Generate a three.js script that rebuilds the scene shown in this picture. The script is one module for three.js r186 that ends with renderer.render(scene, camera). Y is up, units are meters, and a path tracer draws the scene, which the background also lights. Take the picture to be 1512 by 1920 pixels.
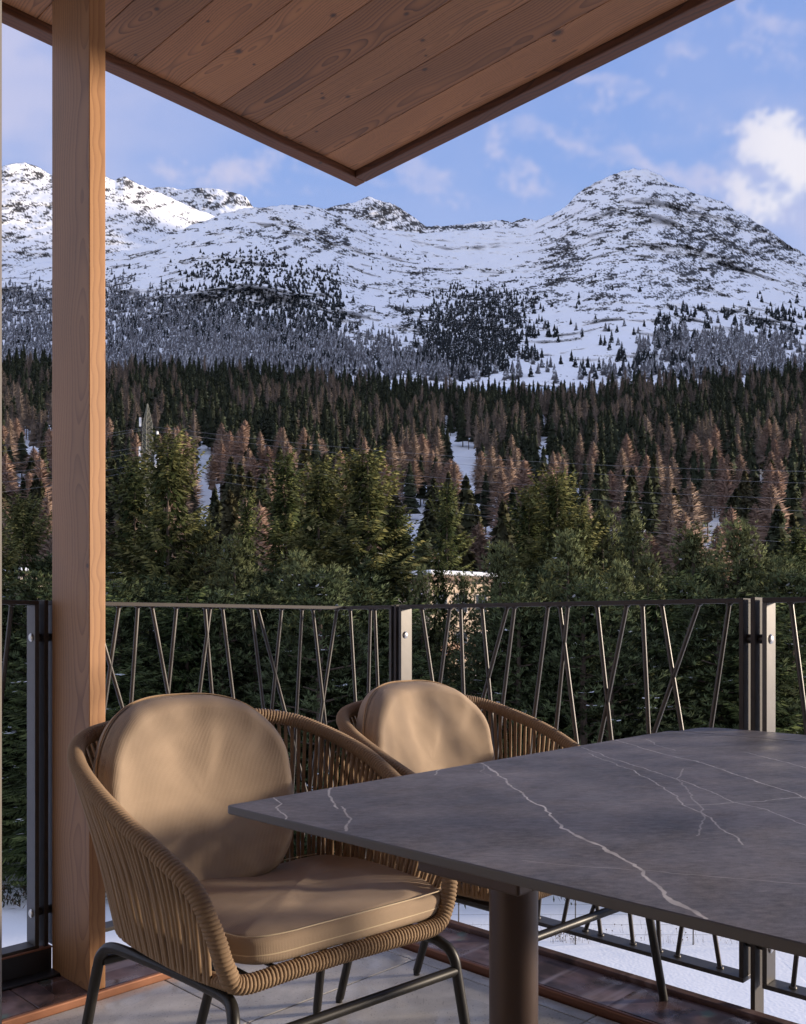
import * as THREE from 'three';
import { RoundedBoxGeometry } from 'three/addons/geometries/RoundedBoxGeometry.js';
import { ImprovedNoise } from 'three/addons/math/ImprovedNoise.js';
import { mergeGeometries } from 'three/addons/utils/BufferGeometryUtils.js';

// ---------------------------------------------------------------- camera, sky, sun, exposure
const scene = new THREE.Scene();
const BETA = THREE.MathUtils.degToRad(44.4), CB = Math.cos(BETA), SB = Math.sin(BETA);
const FOC = 1720, CX = 756, HOR = 1170, EYE = 1.0;            // lens of the photograph: focal length in its pixels, horizon row, eye height
const camera = new THREE.PerspectiveCamera(2 * Math.atan(960 / FOC) * 180 / Math.PI, 1512 / 1920, 0.05, 30000);
camera.position.set(0, EYE, 0);
camera.lookAt(CB * 10, EYE, -SB * 10);
camera.setViewOffset(1512, 1920, 0, 960 - HOR, 1512, 1920);   // a shift lens: uprights stay upright
scene.add(camera);
// forward distance d, sideways s, height h  ->  world (x and z run along the terrace edges)
const V = (s, d, h) => new THREE.Vector3(CB * d + SB * s, h, -SB * d + CB * s);

const noise = new ImprovedNoise();
function fbm(x, y, z, o = 5, g = 0.5, l = 2.03) { let a = 1, f = 1, s = 0, n = 0; for (let i = 0; i < o; i++) { s += a * noise.noise(x * f + i * 17.3, y * f + i * 5.1, z * f + i * 9.7); n += a; a *= g; f *= l; } return s / n; }
function ridged(x, y, z, o = 4) { let a = 1, f = 1, s = 0, n = 0; for (let i = 0; i < o; i++) { s += a * (1 - 2 * Math.abs(noise.noise(x * f + i * 7.7, y * f + i * 3.3, z * f + i * 11.9))); n += a; a *= 0.5; f *= 2.1; } return s / n; }
function rng(seed) { let a = seed >>> 0; return () => { a = (a + 0x6D2B79F5) >>> 0; let t = Math.imul(a ^ a >>> 15, 1 | a); t = t + Math.imul(t ^ t >>> 7, 61 | t) ^ t; return ((t ^ t >>> 14) >>> 0) / 4294967296; }; }
const clamp = (x, a = 0, b = 1) => Math.min(b, Math.max(a, x));
const sstep = (a, b, x) => { const t = clamp((x - a) / (b - a)); return t * t * (3 - 2 * t); };
const lerp = (a, b, t) => a + (b - a) * t;
const gauss = (x, y, x0, y0, sx, sy) => Math.exp(-((x - x0) ** 2) / (2 * sx * sx) - ((y - y0) ** 2) / (2 * sy * sy));

{ // sky: blue air, a grey veil and loose cumulus, computed by direction
  const w = 2048, h = 1024, data = new Float32Array(w * h * 4);
  const puffs = [[1440, 262, 75, 48, 1.3], [1505, 300, 60, 60, 1.2], [1390, 235, 30, 20, 0.9], [1480, 225, 40, 25, 0.9], [1150, 185, 60, 26, 0.75], [935, 250, 40, 60, 0.7], [990, 345, 55, 34, 0.75], [860, 375, 110, 28, 0.5], [420, 330, 150, 50, 0.75], [640, 310, 110, 60, 0.4], [250, 240, 120, 50, 0.6], [1240, 130, 18, 26, 0.6], [1180, 260, 120, 60, 0.4], [1420, 380, 110, 50, 0.9], [1440, 110, 60, 40, 0.35]];
  for (let j = 0; j < h; j++) {
    const el = ((j + 0.5) / h - 0.5) * Math.PI, y = Math.sin(el), c = Math.cos(el);
    for (let i = 0; i < w; i++) {
      const az = ((i + 0.5) / w - 0.5) * 2 * Math.PI, x = Math.cos(az) * c, z = Math.sin(az) * c, k = (j * w + i) * 4;
      let r, g, b;
      if (y < -0.01) { r = 0.40; g = 0.385; b = 0.385; } else {
        const e = clamp((y - 0.36) / 0.26), lo = clamp((0.36 - y) / 0.36), hi = clamp((y - 0.62) / 0.38);
        r = lerp(0.24, 0.115, e); g = lerp(0.345, 0.232, e); b = lerp(0.62, 0.56, e);
        r = lerp(lerp(r, 0.40, lo), 0.09, hi); g = lerp(lerp(g, 0.44, lo), 0.19, hi); b = lerp(lerp(b, 0.58, lo), 0.47, hi);
        const dir = 1 / Math.max(0.12, y + 0.12), cx = x * dir, cz = z * dir;
        const wx = fbm(cx * 1.1, cz * 1.1, 4.2, 3), wz = fbm(cx * 1.1, cz * 1.1, 8.9, 3);
        const n = fbm(cx * 1.5 + wx * 1.3, cz * 1.5 + wz * 1.3, 1.7, 6);
        const dd = CB * x - SB * z, ss = SB * x + CB * z;
        let cover = sstep(-0.28, 0.32, n) * 0.85;
        if (dd > 0.15) {
          const px = CX + FOC * ss / dd, py = HOR - FOC * y / dd;
          const q = fbm(px / 95, py / 70, 3.1, 6, 0.56), q2 = fbm(px / 260, py / 120, 9.4, 5), q3 = fbm(px / 38, py / 34, 6.1, 5, 0.6);
          let a = 0;
          for (const [x0, y0, sx, sy, s] of puffs) a = Math.max(a, s * gauss(px + q2 * 60, py + q * 40, x0, y0, sx, sy));
          const cum = sstep(0.24, 0.95, a * 0.95 + q * 0.62 + q3 * 0.42 + 0.2 * noise.noise(px / 11, py / 9, 2.2) - 0.06);
          const veil = Math.max(sstep(760, -80, px + q2 * 320 + (py - 200) * 0.5), 0.75 * sstep(1180, 1560, px + q2 * 260 + (py - 300) * 0.4) * sstep(40, 330, py + q * 90)) * clamp(0.85 + q2 * 1.1 + q * 0.35);
          const rx = px * 0.9 + py * 0.42, ry = py * 0.9 - px * 0.42 * 0.6, wisp = sstep(0.04, 0.58, fbm(rx / 210 + q2 * 0.8, ry / 62 + q * 0.7, 14.2, 6, 0.6) + 0.16 * q3 + 0.10 * sstep(900, 1500, px));
          const inView = sstep(0.15, 0.5, dd);
          cover = lerp(cover, Math.max(cum * 0.88, veil * 0.85, cover * 0.2, wisp * 0.8), inView);
          const bright = sstep(1250, 1480, px) * sstep(0.3, 0.9, cum);
          const cr = lerp(0.46, 0.72, bright), cg = lerp(0.46, 0.69, bright), cb = lerp(0.62, 0.72, bright);
          r = lerp(r, lerp(0.70, cr, inView), cover); g = lerp(g, lerp(0.655, cg, inView), cover); b = lerp(b, lerp(0.62, cb, inView), cover);
        } else { r = lerp(r, 0.70, cover); g = lerp(g, 0.655, cover); b = lerp(b, 0.62, cover); }
      }
      const dim = lerp(1, 0.80, sstep(-0.1, 0.5, CB * x - SB * z)); data[k] = r * dim; data[k + 1] = g * dim; data[k + 2] = b * dim; data[k + 3] = 1;
    }
  }
  const sky = new THREE.DataTexture(data, w, h, THREE.RGBAFormat, THREE.FloatType);
  sky.mapping = THREE.EquirectangularReflectionMapping; sky.minFilter = sky.magFilter = THREE.LinearFilter; sky.needsUpdate = true;
  scene.background = sky; scene.environment = sky;
  scene.backgroundIntensity = 1.0; scene.environmentIntensity = 1.0;
}
const SUN = new THREE.Vector3(0.78, 0.155, 0.595).normalize();
const sun = new THREE.DirectionalLight(new THREE.Color().setRGB(1.0, 0.84, 0.66), 4.2);
sun.position.copy(SUN).multiplyScalar(60); sun.target.position.set(0, 0, 0);
sun.castShadow = true; sun.shadow.radius = 9; sun.shadow.mapSize.set(4096, 4096);
Object.assign(sun.shadow.camera, { left: -60, right: 60, top: 60, bottom: -60, near: 1, far: 200 });
scene.add(sun, sun.target);

scene.fog = new THREE.FogExp2(0xd4def0, 0.000005);
const renderer = new THREE.WebGLRenderer({ antialias: true });
renderer.setSize(806, 1024);
renderer.toneMapping = THREE.LinearToneMapping; renderer.toneMappingExposure = 1.68;
renderer.shadowMap.enabled = true;

// ---------------------------------------------------------------- helpers
const used = new Map();
function numbered(n) { const k = used.get(n) || 0; used.set(n, k + 1); return k ? `${n}_${String(k).padStart(3, '0')}` : n; }
function tag(o, label, category, group) { o.userData.label = label; o.userData.category = category; if (group) o.userData.group = group; return o; }
function thing(name, label, category, pos = [0, 0, 0], group) { const o = new THREE.Group(); o.name = numbered(name); o.position.set(...pos); scene.add(o); return tag(o, label, category, group); }
function part(name, geo, mat, parent, pos) { const m = new THREE.Mesh(geo, mat); m.name = name; if (pos) m.position.set(...pos); m.castShadow = m.receiveShadow = true; parent.add(m); return m; }
function struct(name, geo, mat) { const m = part(numbered(name), geo, mat, scene); m.userData.kind = 'structure'; return m; }
const box = (x0, x1, y0, y1, z0, z1) => new THREE.BoxGeometry(x1 - x0, y1 - y0, z1 - z0).translate((x0 + x1) / 2, (y0 + y1) / 2, (z0 + z1) / 2);
const rbox = (x0, x1, y0, y1, z0, z1, r = 0.002) => new RoundedBoxGeometry(x1 - x0, y1 - y0, z1 - z0, 1, r).translate((x0 + x1) / 2, (y0 + y1) / 2, (z0 + z1) / 2);
function rod(a, b, r0, r1 = r0, seg = 10) { const A = new THREE.Vector3(...a), B = new THREE.Vector3(...b), d = B.clone().sub(A), g = new THREE.CylinderGeometry(r1, r0, d.length(), seg); g.applyQuaternion(new THREE.Quaternion().setFromUnitVectors(new THREE.Vector3(0, 1, 0), d.normalize())); return g.translate((A.x + B.x) / 2, (A.y + B.y) / 2, (A.z + B.z) / 2); }
const srgb = v => Math.round(255 * clamp(v <= 0.0031308 ? v * 12.92 : 1.055 * Math.pow(v, 1 / 2.4) - 0.055));
function texture(w, h, fn, { gray = false, wrap = true } = {}) { // fn(u, v) -> linear colour, or one number for a data map
  const d = new Uint8Array(w * h * 4);
  for (let j = 0; j < h; j++) for (let i = 0; i < w; i++) { const c = fn((i + 0.5) / w, (j + 0.5) / h), k = (j * w + i) * 4; if (gray) { d[k] = d[k + 1] = d[k + 2] = Math.round(255 * clamp(c)); } else { d[k] = srgb(c[0]); d[k + 1] = srgb(c[1]); d[k + 2] = srgb(c[2]); } d[k + 3] = 255; }
  const t = new THREE.DataTexture(d, w, h); t.magFilter = t.minFilter = THREE.LinearFilter; if (wrap) t.wrapS = t.wrapT = THREE.RepeatWrapping;
  if (!gray) t.colorSpace = THREE.SRGBColorSpace; t.needsUpdate = true; return t;
}
const std = (color, rough, metal = 0, more = {}) => new THREE.MeshStandardMaterial({ color: new THREE.Color().setRGB(...color), roughness: rough, metalness: metal, ...more });
const mix3 = (a, b, t) => [lerp(a[0], b[0], t), lerp(a[1], b[1], t), lerp(a[2], b[2], t)];
function setUV(g, fn) { const p = g.attributes.position, n = g.attributes.normal, u = new Float32Array(p.count * 2); for (let i = 0; i < p.count; i++) { const r = fn(p.getX(i), p.getY(i), p.getZ(i), n.getX(i), n.getY(i), n.getZ(i)); u[2 * i] = r[0]; u[2 * i + 1] = r[1]; } g.setAttribute('uv', new THREE.BufferAttribute(u, 2)); return g; }

// ---------------------------------------------------------------- wood
// One row of a wood texture: growth rings cut lengthwise, with knots. across and along in metres.
function woodRow(seed, flat, length = 4, width = 0.16) {
  const r = rng(seed), x0 = (r() - 0.5) * 0.10, depth = flat ? 0.012 + r() * 0.03 : 0.14 + r() * 0.1, sp = flat ? 0.0062 + r() * 0.003 : 0.0042, tone = 0.7 + r() * 0.5, red = r();
  const knots = []; const nk = flat === 2 ? 1 : flat ? 7 + Math.floor(r() * 6) : 0, wb = flat ? 1 : 0.04; for (let i = 0; i < nk; i++) knots.push([r() * length, (r() - 0.5) * width * 0.8, 0.0025 + r() * r() * 0.007]);
  return (a, l) => { // a across (-w/2..w/2), l along
    const per = l / length * Math.PI * 2, ca = Math.cos(per) * 1.4, sa = Math.sin(per) * 1.4;
    const wob = 0.05 * wb * fbm(ca, sa, seed * 3.1, 2), wob2 = 0.035 * wb * fbm(ca * 1.3 + 5, sa * 1.3, seed * 1.7, 2);
    let rr = Math.hypot(a - x0 - wob, depth + wob2) + 0.0022 * noise.noise(ca * 7, sa * 7 + a * 10, seed);
    let kn = 0, ring = 0;
    for (const [kl, ka, ks] of knots) { let dl = Math.abs(l - kl); dl = Math.min(dl, length - dl); const e = Math.hypot(dl / 2.6, a - ka) / ks; rr += 0.012 * Math.exp(-e * e / 9) * ks / 0.008; const e2 = Math.hypot(dl / 1.35, a - ka) / ks; kn = Math.max(kn, 1 - sstep(0.75, 1.25, e2)); ring = Math.max(ring, Math.exp(-((e2 - 1.3) ** 2) * 3)); }
    const f = rr / sp, fr = f - Math.floor(f), late = Math.pow(fr, 2.4) * (1 - sstep(0.94, 1, fr));
    const fib = 0.5 + 0.5 * noise.noise(a * 900, l * 5, seed), broad = fbm(ca * 0.7, a * 7 + sa, seed + 3, 3);
    return { late, fib, broad, kn, ring, tone, red, f: noise.noise(Math.floor(f) * 3.7, seed, 0.5) };
  };
}
function woodTexture(w, h, rows, early, latec, knot) {
  return texture(w, h, (u, v) => { const k = Math.min(rows.length - 1, Math.floor(v * rows.length)), o = rows[k]((v * rows.length - k - 0.5) * 0.16, u * 4); let c = mix3(early, latec, clamp(o.late * (0.75 + 0.4 * o.f))); const m = o.tone * (0.9 + 0.2 * o.fib + 0.28 * o.broad); c = [c[0] * m, c[1] * m * (0.96 + 0.08 * o.red), c[2] * m * (0.9 + 0.2 * o.red)]; return mix3(mix3(c, latec, o.ring * 0.6), knot, o.kn * 0.85); });
}
const soffitTex = woodTexture(2048, 1024, [1, 2, 3, 4, 5, 6, 7, 8].map(i => woodRow(i * 13 + 5, true)), [0.285, 0.115, 0.038], [0.045, 0.016, 0.007], [0.03, 0.016, 0.011]);
const postTex = woodTexture(2048, 512, [woodRow(71, false), woodRow(92, false), woodRow(39, 2), woodRow(55, false)], [0.39, 0.19, 0.075], [0.20, 0.08, 0.028], [0.05, 0.025, 0.015]);
const M = {
  soffit: std([1, 1, 1], 0.62, 0, { map: soffitTex }), post: std([1, 1, 1], 0.55, 0, { map: postTex }), fascia: std([0.4, 0.32, 0.29], 0.6, 0, { map: soffitTex }),
};

// ---------------------------------------------------------------- roof, building, floor
const ROOF_H = 2.75, RX = 2.477, RZ = -2.688;
{
  const roof = thing('roof', 'flat timber roof overhang with larch plank soffit above the terrace', 'roof', [0, 0, 0]);
  const w = 0.157, edge = 0.055;
  for (let i = 0; i < 34; i++) {
    const x1 = RX - edge - 0.004 - i * w, x0 = x1 - w + 0.0012;
    if (x1 < -2.6) break;
    const L = 1.9 - RZ - edge, g = rbox(x0, x1, ROOF_H + 0.012, ROOF_H + 0.034, RZ + edge + 0.003, 1.9, 0.003), row = (i * 5 + 2) % 8, off = i * 0.37;
    setUV(g, (x, y, z) => [(z - RZ) / 4 + off, (row + 0.03 + 0.94 * (x - x0) / (x1 - x0)) / 8]);
    part('soffit_plank', g, M.soffit, roof);
  }
  const along = (axis, row) => (x, y, z, nx, ny, nz) => [(axis === 'x' ? x : z) / 4, (row + 0.5 + (Math.abs(ny) > 0.5 ? (axis === 'x' ? z - RZ : x - RX) : y - ROOF_H) * 3) / 8];
  part('fascia_board', setUV(rbox(-2.6, RX, ROOF_H - 0.012, ROOF_H + 0.2, RZ, RZ + edge, 0.004), along('x', 6)), M.fascia, roof);
  part('fascia_board', setUV(rbox(RX - edge, RX, ROOF_H - 0.012, ROOF_H + 0.2, RZ + edge + 0.002, 1.9, 0.004), along('z', 4)), M.fascia, roof);
  part('roof_deck', box(-2.6, RX - 0.01, ROOF_H + 0.21, ROOF_H + 0.3, RZ + 0.01, 1.9), std([0.12, 0.11, 0.1], 0.8), roof);
}
{
  const wall = thing('building_wall', 'plastered house wall behind the terrace, under the timber roof', 'wall', [0, 0, 0]);
  part('plaster', box(-2.6, 1.5, -9, ROOF_H, 1.5, 1.8), std([0.66, 0.6, 0.53], 0.9), wall);
  part('side_wall', box(-2.6, -2.3, -9, ROOF_H, -2.2, 1.49), std([0.66, 0.6, 0.53], 0.9), wall);
}
{ // fin of glued larch carrying the roof
  const post = thing('timber_post', 'tall flat larch post standing on the copper edge, carrying the roof', 'post', [1.159, 0.02, -2.302]);
  const h = ROOF_H - 0.01, tw = 0.0465, dp = 0.223;
  const lam = [[0, 0.112, 0.1], [0.1135, dp, 1.6]];
  const g = new RoundedBoxGeometry(tw, h, dp, 2, 0.0025).translate(tw / 2, h / 2, -dp / 2);
  setUV(g, (x, y, z, nx, ny, nz) => Math.abs(nx) > 0.6 ? [y / 4 + 0.32, (2 + 0.06 + 0.88 * (-z / dp)) / 4] : [y / 4 + 0.11, (0.3 + x * 6) / 4]);
  part('glulam_board', g, M.post, post);
  part('end_grain_foot', rbox(-0.001, tw + 0.001, -0.018, 0.0, -dp - 0.001, 0.001, 0.002), std([0.05, 0.045, 0.04], 0.6), post);
}
const concreteTex = texture(1024, 1024, (u, v) => { const a = u * Math.PI * 2, b = v * Math.PI * 2, X = Math.cos(a) * 1.3, Y = Math.sin(a) * 1.3, Z = Math.cos(b) * 1.3, W = Math.sin(b) * 1.3; const n = fbm(X + W * 0.7, Y + Z, Z - W, 5, 0.6), s = noise.noise(X * 60, Y * 60 + Z * 60, W * 60), p = noise.noise(X * 24 + 3, Y * 24 + W * 24, Z * 24); const m = 1 + n * 0.55 + s * 0.16 - sstep(0.42, 0.6, p) * 0.35; return [0.50 * m, 0.475 * m, 0.44 * m]; });
const wetTex = texture(512, 512, (u, v) => { const n = fbm(u * 4.1, v * 4.1, 2.2, 4); return 0.16 + 0.62 * sstep(-0.12, 0.22, n); }, { gray: true });
{
  const floor = new THREE.Group(); floor.name = 'floor'; floor.userData.kind = 'structure'; scene.add(floor);
  const tileMat = std([1, 1, 1], 1, 0, { map: concreteTex, roughnessMap: wetTex });
  const xs = [2.024, 1.973, 1.373, 0.773, 0.173, -0.427, -1.027, -1.627, -2.227], zs = [-2.284, -1.888, -1.288, -0.688, -0.088, 0.512, 1.112, 1.49];
  let n = 0;
  for (let i = 0; i + 1 < xs.length; i++) for (let j = 0; j + 1 < zs.length; j++) { const ox = (n * 0.37) % 1, oz = (n * 0.61) % 1; n++; part('tile', setUV(rbox(xs[i + 1] + 0.002, xs[i] - 0.002, -0.03, 0, zs[j] + 0.002, zs[j + 1] - 0.002, 0.002), (x, y, z) => [x / 1.2 + ox, z / 1.2 + oz]), tileMat, floor); }
  part('slab', box(-2.3, 2.25, -0.32, -0.034, -2.52, 1.49), std([0.3, 0.29, 0.28], 0.9), floor);
}
// weathered copper round the terrace edge
const copperTex = texture(1024, 1024, (u, v) => { const n = fbm(u * 7, v * 7, 1.1, 6, 0.6), q = fbm(u * 26, v * 10, 5.3, 4), s = fbm(u * 2.2, v * 22, 7.7, 4), g = sstep(0.28, 0.5, fbm(u * 9 + 4, v * 9, 12.2, 4)); let c = mix3([0.20, 0.125, 0.115], [0.055, 0.036, 0.034], sstep(-0.25, 0.35, n + q * 0.5)); c = mix3(c, [0.36, 0.29, 0.29], sstep(0.05, 0.42, s) * 0.75); return mix3(c, [0.13, 0.25, 0.19], g * 0.6); });
const copperRough = texture(512, 512, (u, v) => 0.12 + 0.5 * sstep(-0.3, 0.35, fbm(u * 8, v * 8, 3.3, 5)), { gray: true });
const copperMat = std([1, 1, 1], 1, 0.55, { map: copperTex, roughnessMap: copperRough, bumpMap: copperTex, bumpScale: 0.0015 });
const copperEdge = std([0.34, 0.155, 0.09], 0.5, 0.5, { bumpMap: copperTex, bumpScale: 0.003 });
const uvm = (x, y, z) => [x * 0.8 + 0.13, z * 0.8 + y * 0.8];
{
  const c1 = thing('copper_flashing', 'weathered copper flashing along the terrace edge, below the post and the left railing', 'flashing', [0, 0, 0]);
  for (const [a, b] of [[-1.5, 0.30], [0.302, 1.02], [1.022, 2.028]]) part('sheet', setUV(rbox(a, b, -0.02, 0.02, -2.54, -2.302, 0.003), uvm), copperMat, c1);
  part('folded_lip', setUV(rbox(-1.5, 2.028, -0.02, 0.021, -2.302, -2.287, 0.006), uvm), copperEdge, c1);
  const steel = std([0.05, 0.052, 0.058], 0.4, 0.4);
  part('steel_upstand', rbox(-1.5, 1.16, 0.02, 0.085, -2.535, -2.527, 0.002), steel, c1);
  part('steel_base', rbox(-1.5, 1.16, 0.021, 0.027, -2.526, -2.472, 0.002), steel, c1);
  part('capping', setUV(rbox(-1.5, 1.16, 0.086, 0.09, -2.548, -2.522, 0.001), uvm), copperEdge, c1);
  const c2 = thing('copper_flashing', 'weathered copper flashing along the right terrace edge, beside the chairs and table', 'flashing', [0, 0, 0]);
  for (const [a, b] of [[-2.54, -0.4], [-0.398, 1.5]]) part('sheet', setUV(rbox(2.046, 2.225, -0.02, 0.021, a, b, 0.003), uvm), copperMat, c2);
  part('folded_lip', setUV(rbox(2.03, 2.045, -0.02, 0.022, -2.54, 1.5, 0.006), uvm), std([0.2, 0.085, 0.05], 0.4, 0.6), c2);
  part('raised_rim', setUV(rbox(2.226, 2.266, -0.05, 0.032, -2.54, 1.5, 0.008), uvm), std([0.6, 0.5, 0.45], 0.75, 0.3, { map: copperTex }), c2);
}
{ // edge of the terrace door at the left
  const o = thing('door_frame', 'slim dark upright of the terrace door at the left edge', 'door frame', [0.400, 0, -1.018]);
  part('jamb', rbox(-0.05, 0.0, 0.0, ROOF_H, -0.03, 0.0, 0.002).rotateY(-0.75), std([0.2, 0.18, 0.16], 0.45, 0.3), o);
}

// ---------------------------------------------------------------- railing
const railTex = texture(512, 512, (u, v) => { const n = fbm(u * 9, v * 9, 3.3, 4), s = noise.noise(u * 190, v * 190, 1); const m = 1 + n * 0.25 + s * 0.28; return [0.07 * m, 0.064 * m, 0.06 * m]; });
const railMat = std([1, 1, 1], 0.42, 0.45, { map: railTex }), railShaded = std([0.55, 0.48, 0.45], 0.7, 0, { map: railTex }), boltMat = std([0.55, 0.53, 0.5], 0.3, 0.9);  // one steel paint; the dark copy has shade put into its colour
const ruv = (x, y, z) => [(x + z) * 3, y * 3 + x * 2];
const railBar = (...a) => setUV(rbox(...a, 0.0015), ruv);
const XR = 2.30, ZR = -2.56, HW = 0.0275, TOP = 1.066, BOT = 0.086, TH = 0.012;
const rodR = 0.0062;
const welded = (a, b) => mergeGeometries([rod(a, b, rodR), ...[a, b].map((q, i) => new THREE.SphereGeometry(0.0105, 8, 6).scale(1, 0.6, 1).translate(q[0], q[1] + (i ? -0.001 : 0.001), q[2]))]);
function balusterX(t, list) { for (const [a, b] of list) part('baluster', welded([XR, BOT + TH, b], [XR, TOP - TH, a]), railMat, t); }
function balusterZ(t, list) { for (const [a, b] of list) part('baluster', welded([b, BOT + TH, ZR], [a, TOP - TH, ZR]), railMat, t); }
function bolt(t, p, axis) { const g = new THREE.SphereGeometry(0.0125, 14, 8, 0, Math.PI * 2, 0, Math.PI / 2).scale(1, 0.5, 1); if (axis === 'z') g.rotateX(Math.PI / 2); else g.rotateZ(Math.PI / 2); part('bolt', g, boltMat, t, p); }
{
  const t = thing('balcony_railing', 'grey steel railing panel turning the terrace corner behind the first chair', 'railing');
  part('top_rail', railBar(1.168, XR + HW, TOP - TH, TOP, ZR - HW, ZR + HW), railShaded, t);
  part('top_rail', railBar(XR - HW, XR + HW, TOP - TH, TOP, ZR + HW + 0.001, -2.283), railShaded, t);
  part('bottom_rail', railBar(1.168, XR + HW, BOT, BOT + TH, ZR - HW, ZR + HW), railMat, t);
  part('bottom_rail', railBar(XR - HW, XR + HW, BOT, BOT + TH, ZR + HW + 0.001, -2.283), railMat, t);
  part('end_bar', railBar(1.168, 1.18, BOT + TH, TOP - TH, ZR - HW, ZR + HW), railMat, t);
  part('end_bar', railBar(XR - HW, XR + HW, BOT + TH, TOP - TH, -2.295, -2.283), railMat, t);
  balusterZ(t, [[1.3, 1.596], [1.384, 1.236], [1.447, 1.375], [1.496, 1.693], [1.583, 1.478], [1.689, 1.78], [1.71, 1.568], [1.757, 1.894], [1.876, 2.014], [1.902, 2.213], [2.005, 1.885], [2.097, 2.032], [2.147, 2.284], [2.263, 2.073]]);
  balusterX(t, [[-2.527, -2.446], [-2.418, -2.452], [-2.395, -2.342]]);
  const r = thing('balcony_railing', 'grey steel railing panel of slanting rods behind the second chair and the table', 'railing');
  part('top_rail', railBar(XR - HW, XR + HW, TOP - TH, TOP, -2.247, -1.014), railShaded, r);
  part('bottom_rail', railBar(XR - HW, XR + HW, BOT, BOT + TH, -2.247, -1.014), railMat, r);
  part('end_bar', railBar(XR - HW, XR + HW, BOT + TH, TOP - TH, -2.247, -2.235), railMat, r);
  part('end_bar', railBar(XR - HW, XR + HW, BOT + TH, TOP - TH, -1.026, -1.014), railShaded, r);
  balusterX(r, [[-2.162, -1.971], [-2.033, -2.2], [-1.986, -1.942], [-1.895, -1.781], [-1.791, -2.113], [-1.763, -1.908], [-1.636, -1.781], [-1.593, -1.45], [-1.564, -1.673], [-1.463, -1.345], [-1.365, -1.582], [-1.316, -1.263], [-1.257, -1.089], [-1.148, -1.503], [-1.064, -1.21]]);
  for (const y of [0.962, 0.185]) bolt(r, [XR - 0.006, y, -2.2345], 'z');
  const e = thing('balcony_railing', 'grey steel railing panel cut off by the right edge, past the double post', 'railing');
  part('top_rail', railBar(XR - HW, XR + HW, TOP - TH, TOP, -0.966, 0.3), railShaded, e);
  part('bottom_rail', railBar(XR - HW, XR + HW, BOT, BOT + TH, -0.966, 0.3), railMat, e);
  part('end_bar', railBar(XR - HW, XR + HW, BOT + TH, TOP - TH, -0.966, -0.954), railMat, e);
  part('end_bar', railBar(XR - HW, XR + HW, BOT + TH, TOP - TH, 0.288, 0.3), railMat, e);
  balusterX(e, [[-0.905, -0.788], [-0.80, -0.90], [-0.7, -0.55], [-0.6, -0.66], [-0.48, -0.3], [-0.3, -0.4], [-0.15, 0.0], [0.05, -0.1], [0.2, 0.1]]);
  for (const y of [0.962, 0.185]) bolt(e, [XR - 0.004, y, -0.9535], 'z');
  const l = thing('balcony_railing', 'grey steel railing panel left of the timber post', 'railing');
  part('top_rail', railBar(-0.2, 1.126, TOP - TH, TOP, ZR - HW, ZR + HW), railShaded, l);
  part('bottom_rail', railBar(-0.2, 1.126, BOT, BOT + TH, ZR - HW, ZR + HW), railMat, l);
  part('end_bar', railBar(1.114, 1.126, BOT + TH, TOP - TH, ZR - HW, ZR + HW), railMat, l);
  part('end_bar', railBar(-0.2, -0.188, BOT + TH, TOP - TH, ZR - HW, ZR + HW), railMat, l);
  balusterZ(l, [[1.06, 0.958], [0.93, 1.02], [0.85, 0.74], [0.7, 0.82], [0.55, 0.6], [0.4, 0.3], [0.2, 0.33], [0.0, 0.1]]);
  for (const y of [0.962, 0.185]) bolt(l, [1.1135, y, ZR + 0.004], 'x');
  const pA = thing('railing_post', 'flat steel railing post beside the timber post', 'railing post');
  part('flat_bar', railBar(1.141, 1.153, -0.3, TOP + 0.002, ZR - HW, ZR + HW), railShaded, pA);
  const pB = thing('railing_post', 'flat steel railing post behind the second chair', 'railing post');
  part('flat_bar', railBar(XR - HW, XR + HW, -0.3, TOP + 0.002, -2.271, -2.259), railShaded, pB);
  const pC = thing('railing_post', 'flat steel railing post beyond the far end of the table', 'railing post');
  part('flat_bar', railBar(XR - HW, XR + HW, -0.3, TOP + 0.002, -0.996, -0.984), railShaded, pC);
  for (const [t2, g] of [[pA, [[1.1265, 1.1405], [1.1535, 1.1675]]]]) for (const [a, b] of g) for (const y of [0.962, 0.185]) part('spacer', rod([a, y, ZR], [b, y, ZR], 0.012), railMat, t2);
  for (const [t2, g] of [[pB, [[-2.2825, -2.2715], [-2.2585, -2.2475]]], [pC, [[-1.0135, -0.9965], [-0.9835, -0.9665]]]]) for (const [a, b] of g) for (const y of [0.962, 0.185]) part('spacer', rod([XR, y, a], [XR, y, b], 0.012), railMat, t2);
}

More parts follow.
